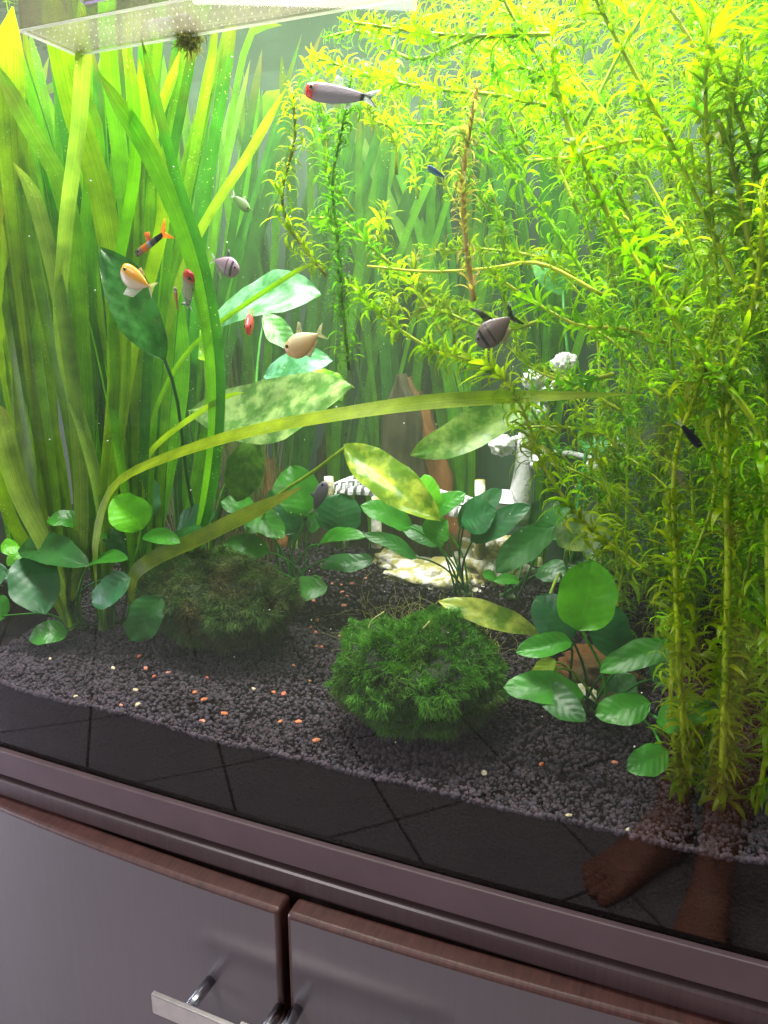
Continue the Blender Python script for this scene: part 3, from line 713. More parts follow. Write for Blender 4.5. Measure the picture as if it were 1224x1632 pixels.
def wpx(path, Y0, Y1=None):
    Y1 = Y0 if Y1 is None else Y1; n = len(path)
    return [P(x, y, Y0 + (Y1 - Y0) * i / (n - 1)) for i, (x, y) in enumerate(path)]
def rooted(px, py): return bp(px, py)
weed([rooted(1235, 1290)] + wpx([(1228, 1000), (1215, 720), (1178, 640), (1110, 560), (1050, 470), (985, 370), (930, 260), (890, 150), (880, 60)], .035, .05), EG, (0.50, 0.70, 0.02), 'thick bright waterweed stem slanting from the right edge up to the left', r=.0027, gap=.0125, bare=.12)
weed([rooted(1150, 1290)] + wpx([(1155, 1100), (1160, 900), (1158, 750), (1165, 600), (1190, 520), (1212, 420), (1215, 300)], .04, .05), EB, (0.50, 0.66, 0.02), 'upright yellow-noded waterweed stem near the right edge of the tank', r=.0026, gap=.010)
weed([rooted(1095, 1265)] + wpx([(1082, 1050), (1075, 850), (1078, 720), (1118, 600), (1140, 500)], .045, .055), EB, (0.50, 0.66, 0.02), 'upright waterweed stem carrying the small black fish', r=.0022, gap=.0095)
weed(wpx([(960, 470), (860, 420), (780, 428), (680, 433), (585, 424)], .16, .14), EY, (0.62, 0.68, 0.06), 'yellow waterweed runner arching level across the upper middle', leaf_m=.011, gap=.021, r=.0017)
weed(wpx([(1010, 560), (960, 480), (880, 360), (800, 240), (740, 170)], .20, .17), EG, (0.28, 0.60, 0.02), 'green waterweed stem slanting behind the tan leafy one', gap=.013, r=.002)
weed(wpx([(556, 590), (545, 480), (538, 380), (530, 290), (548, 190), (560, 120)], .17, .15), ED, (0.15, 0.28, 0.02), 'bushy hanging waterweed stem below the silver red-nosed fish', leaf_m=.0165, gap=.0075)
weed(wpx([(520, 440), (460, 360), (450, 300), (470, 220), (465, 140)], .15, .13), EB, (0.25, 0.24, 0.03), 'brown-stemmed waterweed at the left end of the weed mass', leaf_m=.0165, gap=.008)
weed(wpx([(755, 480), (742, 380), (738, 290), (748, 210), (760, 140)], .13, .12), ET, (0.58, 0.42, 0.15), 'tan waterweed stem with pinkish leaves in the upper middle', leaf_m=.0155, gap=.0075, r=.0024)
weed(wpx([(1040, 920), (930, 830), (865, 740), (832, 650), (780, 585), (690, 560)], .11, .13), EB, (0.36, 0.42, 0.03), 'olive waterweed stem bending down over the white ornament', leaf_m=.020, gap=.011)
weed(wpx([(800, 590), (740, 575), (680, 552), (610, 505), (560, 455)], .14, .13), EY, (0.50, 0.62, 0.03), 'yellow-green waterweed tip left of the striped grey fish', gap=.0095)
weed(wpx([(1100, 560), (1000, 525), (920, 518), (850, 480), (790, 440)], .12, .13), EG, (0.55, 0.62, 0.02), 'waterweed stem with a yellow length right of the striped grey fish', gap=.011)
weed(wpx([(880, 170), (780, 150), (680, 140), (590, 120), (500, 90)], .16, .18), EY, (0.35, 0.5, 0.03), 'waterweed stem lying level under the water surface behind the silver fish', leaf_m=.0165, gap=.008)
weed(wpx([(850, 80), (760, 60), (660, 95), (580, 50), (520, 60)], .22, .20), ED, (0.35, 0.5, 0.03), 'bright waterweed tip beside the end of the clear breeding box', gap=.009)
weed(wpx([(1230, 420), (1110, 280), (1040, 225), (960, 235), (900, 260)], .10, .12), EY, (0.62, 0.60, 0.02), 'yellow waterweed tip reaching left at the upper right', gap=.010)
weed(wpx([(1140, 130), (1085, 40), (1040, -30)], .12, .13), EY, (0.55, 0.55, 0.05), 'short yellow waterweed piece at the top right', gap=.012)
weed(wpx([(930, 200), (985, 90), (1040, 0), (1070, -60)], .22, .22), ED, (0.3, 0.5, 0.03), 'sparse waterweed stem before the pale patch of water surface', gap=.02)
weed(wpx([(1000, 880), (970, 780), (930, 680), (900, 600)], .17, .18), EB, (0.35, 0.5, 0.03), 'waterweed stem hanging behind the arching yellow leaf', gap=.011)
# the dense thicket: rooted stems rising and leaning left near the surface
LBL = 'leafy green waterweed stem in the dense thicket filling the right side'
for i in range(74):
    bx_, Yb = R_(0.03, 0.20), R_(0.05, 0.48)
    if Yb > 0.26: bx_ = R_(-0.10, 0.20)
    if i < 5: bx_, Yb = R_(0.02, 0.12), R_(0.045, 0.14)
    if i > 54: bx_, Yb = R_(-0.08, 0.16), R_(0.24, 0.46)
    b = Vector((bx_, max(Yb, 0.04), gz(bx_, Yb)))
    H = ZW - b.z; lean = R_(-0.30, -0.02) if i % 3 and i <= 54 else R_(-0.08, 0.06)
    f = 1.0 if i % 4 else R_(0.55, 0.9)
    pts = [b]
    for k in (0.2, 0.42, 0.64, 0.84, 0.97):
        pts.append(b + Vector((lean * k ** 2.2 + R_(-0.018, 0.018), R_(-0.02, 0.02), H * k * f)))
    if f == 1.0:
        e = pts[-1] + Vector((lean * 0.35 - 0.03, R_(-0.05, 0.05), R_(-0.03, 0.015))); pts.append(e)
    for v in pts: v.y = min(0.53, max(0.075, v.y)); v.z = min(v.z, ZW - 0.012)
    weed(pts, random.choice([EG, EG, EB, EY, EY]), (0.42, 0.55, 0.02), LBL, leaf_m=R_(0.015, 0.021), gap=R_(0.013, 0.018), bare=0.0)
LBL2 = 'loose leafy waterweed strand floating in the tangle below the surface'
for (x, y, x2, y2, Y) in [(960, 150, 700, 60, .25), (900, 260, 640, 200, .26), (860, 60, 560, 20, .12), (1000, 60, 760, 20, .3), (940, 420, 690, 380, .22), (900, 330, 830, 150, .2), (1000, 300, 880, 200, .25),
                          (860, 520, 640, 490, .2), (980, 640, 820, 560, .2), (640, 260, 590, 140, .22), (720, 330, 690, 180, .24), (610, 420, 500, 330, .18), (1130, 180, 1100, 20, .2), (1180, 420, 1170, 80, .08),
                          (880, 130, 770, 90, .14), (700, 520, 600, 430, .2), (820, 250, 800, 60, .18), (640, 560, 600, 330, .26), (720, 560, 660, 400, .24), (800, 520, 780, 300, .22), (850, 420, 740, 260, .28), (660, 300, 620, 60, .3), (760, 320, 720, 40, .3), (560, 330, 500, 120, .2), (900, 620, 760, 480, .27), (1040, 760, 860, 600, .3), (1000, 700, 840, 690, .16), (1050, 840, 900, 740, .2), (960, 600, 820, 620, .14), (1060, 640, 940, 520, .16), (1080, 760, 990, 640, .22), (1120, 900, 1010, 720, .2), (960, 820, 830, 660, .3), (900, 760, 800, 640, .32), (1090, 430, 960, 330, .16), (1060, 330, 930, 120, .3)]:
    m = [((x * (1 - k) + x2 * k) + R_(-25, 25), (y * (1 - k) + y2 * k) + R_(-20, 20)) for k in (0, .33, .66, 1)]
    weed(wpx(m, Y, Y + R_(-.03, .03)), random.choice([EG, EY, ED, EB]), (0.4, 0.5, 0.03), LBL2, leaf_m=R_(.014, .018), gap=R_(.0085, .011), grp='loose waterweed strands under the surface')

# ---------------------------------------------------------------- moss-covered stones, hair algae
def strands(roots, dirs, L, wd, cols, bendv):
    """flat tapering strands: numpy arrays, three rows each"""
    n = len(roots)
    vd = np.array(CAM)[None] - roots; vd /= np.linalg.norm(vd, axis=1, keepdims=True)
    s = np.cross(dirs, vd); s /= np.maximum(1e-6, np.linalg.norm(s, axis=1, keepdims=True))
    an = np.random.uniform(-0.9, 0.9, (n, 1)); s = s * np.cos(an) + vd * np.sin(an)
    p0 = roots; p1 = roots + dirs * L * 0.55; p2 = p1 + (dirs + bendv) * L * 0.5
    V = np.stack([p0 - s * wd, p0 + s * wd, p1 - s * wd * 0.8, p1 + s * wd * 0.8, p2 - s * wd * 0.15, p2 + s * wd * 0.15], 1).reshape(-1, 3)
    q = np.array([[0, 1, 3, 2], [2, 3, 5, 4]]); F = (q[None] + (np.arange(n) * 6)[:, None, None]).reshape(-1, 4)
    return V, F, np.repeat(cols, 6, 0)
def fbm(p, s, o=0.0): return noise.fractal(Vector((p[0] * s + o, p[1] * s, p[2] * s)), 0.9, 2.0, 3)
M['stone'] = simple('dark_stone', (0.018, 0.032, 0.012), 0.8, 0.3, nscale=40, namp=0.5, bump=0.5, bscale=120)
def mound(c, rx, ry, rz, n, palette, label, seed, hl=0.0048):
    base = Vector((c[0], c[1], gz(c[0], c[1])))
    t = thing('mossy_stone', label, 'mossy stone', base, 'moss-covered stones on the gravel')
    bm = bmesh.new(); bmesh.ops.create_icosphere(bm, subdivisions=4, radius=1.0)
    def shape(d):
        k = 1 + 0.16 * fbm(d, 1.6, seed) + 0.10 * fbm(d, 4.5, seed) + 0.05 * fbm(d, 11, seed)
        return Vector((d[0] * rx * k, d[1] * ry * k, (d[2] * 0.5 + 0.5) ** 0.8 * rz * k if d[2] > -0.95 else -0.004))
    V = [base + shape(v.co.normalized()) for v in bm.verts]; F = [tuple(v.index for v in f.verts) for f in bm.faces]; bm.free()
    mk('stone', V, F, M['stone'], t)
    d = np.random.normal(size=(n, 3)); d /= np.linalg.norm(d, axis=1, keepdims=True)
    d[:, 2] = np.where(d[:, 2] < -0.75, -d[:, 2], d[:, 2])
    roots = np.array([tuple(base + shape(v)) for v in d])
    e = np.array([1 / rx, 1 / ry, 2 / rz]); nr = d * e / np.linalg.norm(d * e, axis=1, keepdims=True)
    # tufts: neighbouring strands lean the same way
    fl = np.array([(fbm(r, 55, 1 + seed), fbm(r, 55, 9 + seed), fbm(r, 55, 17 + seed)) for r in roots])
    dirs = nr * 0.8 + fl * 1.6 + np.random.normal(scale=0.5, size=(n, 3)); dirs /= np.linalg.norm(dirs, axis=1, keepdims=True)
    tuft = np.array([fbm(r, 38, 30 + seed) for r in roots])[:, None]; zone = np.array([fbm(r, 16, 60 + seed) for r in roots])[:, None]
    L = hl * (0.75 + 0.9 * np.clip(tuft + 0.35, 0, 1)) * np.random.uniform(0.6, 1.25, (n, 1))
    a, b, g = (np.array(x)[None] for x in palette)
    k = np.clip(0.5 + tuft * 1.1, 0, 1); z = np.clip(zone * 1.8, 0, 1)
    col = (a * (1 - k) + b * k) * (1 - z) + g * z; col = col * np.random.uniform(0.7, 1.35, (n, 1))
    V, F, C = strands(roots, dirs, L, 0.00042, col, np.random.normal(scale=0.35, size=(n, 3)) + np.array([0, 0, -0.35]))
    m = fast_mesh('moss', V, F, M['moss'], C, True, t); tag(m, kind='stuff')
    return t
c2 = PZ(655, 1130, 0.775); c1 = PZ(365, 1010, 0.785)
mound((c2.x - 0.008, 0.090), 0.076, 0.062, 0.097, 72000, ((0.045, 0.16, 0.012), (0.09, 0.28, 0.02), (0.10, 0.17, 0.025)), 'rounded bright green moss-covered stone standing at the front glass', 3.0)
mound((-0.470, 0.165), 0.084, 0.058, 0.100, 66000, ((0.030, 0.080, 0.014), (0.075, 0.16, 0.03), (0.12, 0.11, 0.035)), 'brownish green moss-covered stone at the left under the low leaves', 11.0, 0.0058)
# tangle of hair algae behind the front mound
n = 1500; cpt = Vector((-0.245, 0.24, gz(-0.245, 0.24)))
V, F = [], []; 
for i in range(260):
    a = cpt + Vector((random.gauss(0, .045), random.gauss(0, .035), R_(0, .01))); q = [a]
    d = Vector((random.gauss(0, .6), random.gauss(0, .5), R_(.3, 1.2))).normalized()
    for k in range(4):
        d = (d + Vector((random.gauss(0, .5), random.gauss(0, .5), random.gauss(-.22, .35)))).normalized(); nx = q[-1] + d * R_(.006, .018); nx.z = max(nx.z, gz(nx.x, nx.y) + .001); q.append(nx)
    v, f = tube(q, R_(.00025, .0005), 8, 3, False); k0 = len(V); V += v; F += [tuple(j + k0 for j in x) for x in f]
M['alga'] = leaf_mat('hair_alga', 'small', 0.5, 0.4)
tag(mk('hair_algae', V, F, M['alga'], color=(0.30, 0.30, 0.07)), 'yellowish tangle of hair algae behind the green mossy stone', 'algae', kind='stuff')
# pale root strands lying over the front mound
for k, (pth, lb) in enumerate([([(685, 990), (668, 1008), (652, 1022), (648, 1048)], 'pale root thread hooked over the top of the green mossy stone'), ([(660, 1030), (666, 1060), (664, 1090), (662, 1105)], 'pale root thread hanging down the face of the green mossy stone'),
                               ([(600, 1028), (588, 1008), (592, 990), (612, 975)], 'pale looping root thread left of the top of the green mossy stone')]):
    pts = [P(x, y, .055 + .02 * (1105 - y) / 110) for x, y in pth]
    o = mk('root_thread', [p - pts[0] for p in tube(pts, .0007, 14, 5)[0]], tube(pts, .0007, 14, 5)[1], M['stem'], color=(0.5, 0.52, 0.2)); o.location = pts[0]
    tag(o, lb, 'root')
# thin grassy stalks in the gloom behind the sword plant
V, F = [], []
for i in range(150):
    b = bp(R_(285, 440), R_(868, 900)); tp = b + Vector((R_(-.06, .06), R_(-.02, .02), R_(.12, .30)))
    v, f = tube([b, b.lerp(tp, .5) + Vector((R_(-.012, .012), 0, 0)), tp], lambda k: .0011 * (1.1 - k), 6, 4, False); k0 = len(V); V += v; F += [tuple(j + k0 for j in x) for x in f]
tag(mk('thin_grass', V, F, M['stem'], color=(0.16, 0.17, 0.05)), 'thin brownish grass stalks in the shade behind the sword plant', 'grass', kind='stuff')

# ---------------------------------------------------------------- white resin ornament: bridge, tree and rocky base
M['resin'] = simple('white_resin', (0.62, 0.60, 0.63), 0.6, 0.3, nscale=70, namp=0.12, bump=0.8, bscale=190)
def resin_algae():
    m, nt, out = new_mat('algae_stained_resin'); N = NT(nt)
    f = N.ramp(N.noise(N.geo(), 45, 4), 0.42, 0.56); c = N.mix(f, (0.72, 0.68, 0.62), (0.30, 0.27, 0.08))
    N.l(pbsdf(N, c, 0.7, 0.3, 0, N.bump(N.noise(N.geo(), 140, 3), 0.8, 0.004)), out.inputs[0]); return m
M['resin_algae'] = resin_algae()
ob = P(700, 935, .40); ob.z = gz(ob.x, .40)
orn = thing('resin_ornament', 'white resin ornament of a slatted bridge and blossom tree on a rocky base', 'ornament', ob)
def rock(name, c, rx, ry, rz, mat, parent, seed, amp=0.25, flat=True, sub=4, color=None):
    bm = bmesh.new(); bmesh.ops.create_icosphere(bm, subdivisions=sub, radius=1.0); V = []
    for v in bm.verts:
        d = v.co.normalized(); k = 1 + amp * fbm(d, 1.7, seed) + amp * 0.4 * fbm(d, 5, seed)
        z = d.z * rz * k
        V.append(Vector(c) + Vector((d.x * rx * k, d.y * ry * k, z)))
    F = [tuple(v.index for v in f.verts) for f in bm.faces]; bm.free()
    return mk(name, V, F, mat, parent, color=color)
cb = P(690, 915, .40); rock('rocky_base', (cb.x, .41, cb.z - .012), .075, .05, .024, M['resin_algae'], orn, 5.5, .45)
cb = P(640, 890, .44); rock('rocky_base', (cb.x, .45, cb.z - .01), .05, .035, .02, M['resin_algae'], orn, 8.5, .5)
cb = P(780, 880, .45); rock('rocky_base', (cb.x, .45, cb.z - .01), .05, .035, .03, M['resin_algae'], orn, 2.5, .5)
# arched bridge deck of separate slats with side rails
YB = .43
arc = cr([P(x, y, YB) for x, y in [(512, 800), (560, 782), (620, 787), (690, 806), (770, 826)]], 60); Ta = frames(arc)
for i in range(0, 60, 3):
    c = arc[i]; a = Ta[i]; s = Vector((0, 1, 0)); u = s.cross(a).normalized() * -1
    if u.z < 0: u = -u
    hx, hy, hz = .0048 * R_(.85, 1.1), .020 * R_(.9, 1.1), .0028
    V = [c + a * (sx * hx) + s * (sy * hy) + u * (sz * hz + R_(-.0006, .0006)) for sz in (-1, 1) for sy in (-1, 1) for sx in (-1, 1)]
    bevel(mk('bridge_slat', V, box(0, 1, 0, 1, 0, 1)[1], M['resin'], orn, smooth=False), .0008, 2)
for dy in (-.019, .019):
    rail = [p + Vector((0, dy, .017)) for p in arc[::6]]
    for i in range(1, 60, 3):
        p = arc[i] + Vector((0, dy, 0)); ln = Vector((R_(.002, .006), 0, .019))
        mk('bridge_baluster', *tube([p - ln * .1, p + ln], .0026, 2, 7), M['resin'], orn)
    mk('bridge_rail', *tube(rail, .0022, 30, 7), M['resin'], orn)
for x, y0, y1 in ((600, 792, 872), (524, 760, 800), (652, 770, 800), (765, 765, 890)):
    a, b = P(x, y1, YB - .022), P(x, y0, YB - .022); mk('bridge_post', *tube([a, b], lambda k: .0075 - .001 * k, 3, 10), M['resin_algae'], orn)
# trunk with blossom clusters and a small hut
tb, tt = P(822, 832, .42), P(838, 690, .42)
mk('trunk', *tube([tb, tb.lerp(tt, .5) + Vector((.003, 0, 0)), tt], lambda k: .017 - .008 * k, 10, 14), M['resin'], orn)
for (x, y, x2, y2) in ((838, 700, 800, 712), (838, 690, 872, 600), (838, 690, 905, 580), (838, 720, 960, 735)):
    mk('branch', *tube([P(x, y, .42), P((x + x2) / 2, (y + y2) / 2 - 6, .42), P(x2, y2, .42)], lambda k: .005 - .002 * k, 8, 8), M['resin'], orn)
for (x, y, r) in ((800, 710, .015), (858, 655, .013), (842, 640, .012), (850, 605, .013), (900, 580, .015), (872, 628, .011), (860, 735, .012), (985, 715, .016), (1005, 728, .012), (950, 742, .011), (838, 665, .012)):
    p = P(x, y, .41)
    bm = bmesh.new(); bmesh.ops.create_icosphere(bm, subdivisions=4, radius=1.0)
    V = [p + Vector((v.co.x, v.co.y, v.co.z * .85)) * r * (1 + .16 * math.sin(v.co.x * 13 + x) * math.sin(v.co.y * 13 + y) * math.cos(v.co.z * 13) + .22 * fbm(v.co, 2.2, x)) for v in bm.verts]
    F = [tuple(v.index for v in f.verts) for f in bm.faces]; bm.free(); mk('blossom_cluster', V, F, M['resin'], orn)
hb = P(795, 826, .40)
mk('hut_wall', *box(hb.x - .016, hb.x + .016, .395, .42, hb.z - .012, hb.z + .022), M['resin'], orn, smooth=False)
rf = [(hb.x - .021, .39, hb.z + .022), (hb.x + .021, .39, hb.z + .022), (hb.x + .021, .425, hb.z + .022), (hb.x - .021, .425, hb.z + .022), (hb.x - .012, .4075, hb.z + .036), (hb.x + .012, .4075, hb.z + .036)]
mk('hut_roof', rf, [(0, 1, 5, 4), (2, 3, 4, 5), (1, 2, 5), (3, 0, 4), (3, 2, 1, 0)], M['resin'], orn, smooth=False)

# ---------------------------------------------------------------- stones and wood at the back
def slab(name, px, Yc, w0, w1, zt, mat, label, cat, seed, dep=.03, cols=None):
    """upright rough slab from px base to px top; half widths w0 -> w1"""
    b = P(*px[0], Yc); tp = P(*px[1], Yc); b.z = gz(b.x, Yc) - .01
    o = thing(name, label, cat, b); V, F = [], []; ns, nr = 26, 22
    for i in range(nr + 1):
        k = i / nr; c = b.lerp(tp, k); wd = w0 + (w1 - w0) * k ** 1.3
        if k > .85: wd *= max(.05, 1 - ((k - .85) / .15) ** 1.5)
        for j in range(ns):
            a = 6.2832 * j / ns; q = Vector((math.cos(a) * wd, math.sin(a) * dep * (1 - .5 * k), 0))
            nn = 1 + .6 * noise.noise(Vector((math.cos(a) * 1.2 + seed, math.sin(a) * 1.2, k * 3))) + .3 * noise.noise(Vector((math.cos(a) * 4 + seed, math.sin(a) * 4, k * 9)))
            V.append(c + q * nn)
    for i in range(nr):
        for j in range(ns): F.append((i * ns + j, i * ns + (j + 1) % ns, (i + 1) * ns + (j + 1) % ns, (i + 1) * ns + j))
    F.append(tuple(range(nr * ns, (nr + 1) * ns)))
    mk('slab', V, F, mat, o); return o
def wood_mat(name, a, b, hi):
    m, nt, out = new_mat(name); N = NT(nt)
    g = N.noise(N.mapping(N.geo(), (60, 60, 9)), 1.0, 5, 0.7); f = N.noise(N.geo(), 14, 3)
    c = N.mix(N.ramp(g, .35, .65), a, b); c = N.mix(N.ramp(f, .48, .6), c, hi)
    N.l(pbsdf(N, c, .8, .2, 0, N.bump(g, .8, .004)), out.inputs[0]); return m
M['rust'] = wood_mat('rust_stone', (0.11, 0.045, 0.014), (0.20, 0.085, 0.025), (0.09, 0.06, 0.025)); M['slate'] = wood_mat('brown_slate', (0.02, 0.018, 0.010), (0.06, 0.052, 0.025), (0.04, 0.034, 0.014))
slab('stone_slab', ((645, 850), (640, 596)), .47, .050, .012, 0, M['slate'], 'tall grey-brown upright stone slab at the back', 'stone', 4.0)
slab('stone_slab', ((708, 800), (655, 600)), .50, .048, .010, 0, M['rust'], 'rust-orange upright stone slab leaning behind the grey-brown one', 'stone', 9.0)
slab('stone_slab', ((435, 880), (428, 730)), .47, .03, .018, 0, M['rust'], 'short rust-brown stone behind the upright-leaved plant', 'stone', 14.0)
slab('stone_slab', ((520, 850), (545, 660)), .52, .04, .025, 0, M['slate'], 'dark stone slab in the shade behind the bridge', 'stone', 19.0)
for (x, y, rx, rz, mat, lb, sd) in ((955, 1075, .038, .024, M['rust'], 'brown-orange rock under the right-hand leafy plant', 2.), (928, 1112, .018, .012, M['resin_algae'], 'pale algae-stained pebble in front of the brown-orange rock', 6.), (985, 1120, .026, .014, M['slate'], 'grey rounded pebble behind the rightmost low leaves', 12.)):
    p = bp(x, y + 12); o = rock('pebble' if rx < .03 else 'rock', (0, 0, rz * .5), rx, rx * .8, rz, mat, None, sd, .3); o.location = p; tag(o, lb, 'rock')

# ================================================================ FISH
def fish(head, tail, L, prof, colf, label, fins, roll=0.0, belly=1.0, thick=0.22, upv=None, eye=(0.02, 0.02, 0.02), name='fish'):
    """head, tail: world points giving position and heading; prof(s)->(top, bottom) half heights as share of L; colf(s, v)->rgb"""
    x = (head - tail).normalized(); up = Vector(upv) if upv else Vector((0, 0, 1))
    y = up.cross(x).normalized(); z = x.cross(y); y = Quaternion(x, roll) @ y; z = Quaternion(x, roll) @ z
    c = head; W = lambda a, b, d: c + x * (-a * L) + y * (b * L) + z * (d * L)
    t = thing(name, label, 'fish', (head + tail) / 2, 'fish swimming in the aquarium')
    V, F, C = [], [], []; ns, na = 26, 16
    for i in range(ns + 1):
        s = i / ns; tp, bt = prof(s); hw = thick * (tp + bt) * (1 - .25 * s)
        for j in range(na):
            a = 6.2832 * j / na; sv = math.sin(a); h = tp * sv if sv > 0 else bt * sv
            V.append(W(s * .80, math.cos(a) * hw, h)); C.append(colf(s, sv))
    for i in range(ns):
        for j in range(na): F.append((i * na + j, (i + 1) * na + j, (i + 1) * na + (j + 1) % na, i * na + (j + 1) % na))
    F += [tuple(range(na)), tuple(reversed(range(ns * na, (ns + 1) * na)))]
    mk('body', V, F, M['fish'], t, col=C)
    es = fins.get('eye_s', .10); tp, bt = prof(es); er = fins.get('eye_r', .035)
    for sg in (-1, 1):
        bm = bmesh.new(); bmesh.ops.create_uvsphere(bm, u_segments=12, v_segments=8, radius=1.0)
        cc = W(es * .80, sg * thick * (tp + bt) * .90, tp * .25)
        Vv = [cc + x * (v.co.x * er * L) + y * (v.co.y * er * .5 * L) + z * (v.co.z * er * L) for v in bm.verts]
        col = [(0.015, 0.015, 0.015) if (v.co.x ** 2 + v.co.z ** 2) < .38 else eye for v in bm.verts]
        Fv = [tuple(v.index for v in f.verts) for f in bm.faces]; bm.free(); mk('eye', Vv, Fv, M['fish'], t, col=col)
    for nm, pts, col, kind in fins['f']:
        # pts: outline in (along, up); a thin fan with a slight ripple
        cen = (sum(p[0] for p in pts) / len(pts), sum(p[1] for p in pts) / len(pts)); n = len(pts)
        Vf, Cf = [], []
        for q, off in ((1, .004), (-1, -.004)):
            Vf.append(W(cen[0] * .80, off, cen[1])); Cf.append(col[0])
            for k, p in enumerate(pts): Vf.append(W(p[0] * .80, off * .4 + .012 * math.sin(k * 2.1), p[1])); Cf.append(col[k % len(col)])
        Ff = [(0, 1 + k, 1 + (k + 1) % n) for k in range(n)] + [(n + 1, n + 2 + (k + 1) % n, n + 2 + k) for k in range(n)]
        Ff += [(1 + k, n + 2 + k, n + 2 + (k + 1) % n, 1 + (k + 1) % n) for k in range(n)]
        mk(nm, Vf, Ff, M[kind], t, col=Cf)
    return t
def lerp3(a, b, k): k = min(1, max(0, k)); return tuple(x + (y - x) * k for x, y in zip(a, b))
def P_slim(h, b, tail=.035):
    return lambda s: (tail + (h - tail) * math.sin(math.pi * min(1, .04 + s * .96) ** .62) ** .8 if s < .97 else tail, tail + (b - tail) * math.sin(math.pi * min(1, .04 + s * .96) ** .66) ** .8)
def tailfin(sp=.14, ln=.26, fork=.10, b=.03):
    return [(0.97, b), (1.0 + ln * .5, sp * .7), (1.0 + ln, sp), (1.0 + fork, 0.0), (1.0 + ln, -sp), (1.0 + ln * .5, -sp * .7), (0.97, -b)]
SIL, GRY, BLK = (0.42, 0.38, 0.44), (0.28, 0.23, 0.28), (0.012, 0.012, 0.014)
# silver fish with red nose
a, b = P(489, 142, .115), P(604, 158, .115); L = (a - b).length
fish(a, b, L, P_slim(.10, .13), lambda s, v: lerp3((0.75, 0.03, 0.02), (0.33, 0.10, 0.14), (s - .1) / .05) if s < .14 else lerp3(lerp3((0.30, 0.12, 0.15), (0.33, 0.28, 0.34), (s - .14) / .1), (0.52, 0.50, 0.54), -v * .6) if s < .93 else BLK,
     'slender silver-grey fish with a bright red nose near the surface', dict(eye_s=.10, f=[
     ('tail_fin', tailfin(.11, .26, .08), [BLK, (0.8, 0.8, 0.85), (0.7, 0.7, 0.8), BLK], 'fin'), ('dorsal_fin', [(.42, .09), (.50, .20), (.60, .17), (.60, .07)], [(0.5, 0.55, 0.5)], 'fin_clear'), ('anal_fin', [(.62, -.07), (.72, -.17), (.86, -.09), (.88, -.04)], [(0.6, 0.6, 0.6)], 'fin_clear'), ('pelvic_fin', [(.45, -.12), (.5, -.2), (.56, -.12)], [(0.6, 0.6, 0.6)], 'fin_clear')]), eye=(0.5, 0.4, 0.4))
# orange and black livebearer
a, b = P(217, 405, .07), P(270, 366, .07); L = (a - b).length
fish(a, b, L, P_slim(.075, .085, .05), lambda s, v: (0.05, 0.05, 0.05) if s < .06 else (0.35, 0.25, 0.18) if s < .25 else (0.75, 0.25, 0.03) if s < .45 else (0.35, 0.36, 0.36) if s < .55 else (0.10, 0.11, 0.09) if s < .75 else BLK,
     'small orange and black fish with a lyre-shaped orange tail', dict(f=[('tail_fin', [(.95, .05), (1.1, .16), (1.28, .26), (1.10, .04), (1.08, -.04), (1.30, -.22), (1.1, -.12), (.95, -.05)], [(0.9, 0.28, 0.01)], 'fin'), ('dorsal_fin', [(.45, .07), (.52, .26), (.66, .22), (.62, .06)], [(0.75, 0.16, 0.02)], 'fin')]))
# gold and white rounded fish
a, b = P(196, 428, .066), P(246, 462, .066); L = (a - b).length * 1.05
fish(a, b, L, lambda s: (.03 + .16 * math.sin(math.pi * min(1, s + .08) ** .7) ** .8, .03 + .27 * math.sin(math.pi * min(1, s + .05) ** .75) ** .8), lambda s, v: (0.85, 0.48, 0.06) if v > -.15 else (0.80, 0.74, 0.62),
     'plump gold and white fish beside the dark drooping leaf', dict(eye_s=.14, eye_r=.05, f=[('tail_fin', tailfin(.2, .22, .12), [(0.85, 0.7, 0.4)], 'fin_clear'), ('anal_fin', [(.35, -.25), (.3, -.5), (.62, -.44), (.85, -.1)], [(0.85, 0.8, 0.7)], 'fin'), ('dorsal_fin', [(.45, .17), (.55, .27), (.7, .2), (.75, .1)], [(0.85, 0.6, 0.3)], 'fin_clear')]), eye=(0.7, 0.5, 0.2))
# red-nosed fish seen from its nose
a, b = P(302, 434, .12), P(299, 494, .17); L = (a - b).length
fish(a, b, L, P_slim(.09, .10), lambda s, v: (0.62, 0.03, 0.04) if s < .16 else (0.40, 0.27, 0.24) if s < .3 else (0.42, 0.42, 0.34) if s < .8 else (BLK if int(s * 30) % 2 else (0.6, 0.6, 0.6)),
     'red-nosed grey fish swimming upward between the ribbon leaves', dict(f=[('tail_fin', tailfin(.11, .2, .08), [BLK, (0.7, 0.7, 0.7)], 'fin'), ('dorsal_fin', [(.42, .09), (.50, .19), (.60, .07)], [(0.5, 0.55, 0.5)], 'fin_clear')]), upv=(1, -.4, 0))
a, b = P(279, 458, .13), P(283, 496, .14); L = (a - b).length
fish(a, b, L, P_slim(.09, .10), lambda s, v: (0.62, 0.16, 0.05) if s > .25 else (0.45, 0.35, 0.30), 'tiny reddish fish pointing up beside the red-nosed grey fish', dict(f=[('tail_fin', tailfin(.12, .22, .08), [(0.7, 0.2, 0.08)], 'fin')]), upv=(1, -.4, 0))
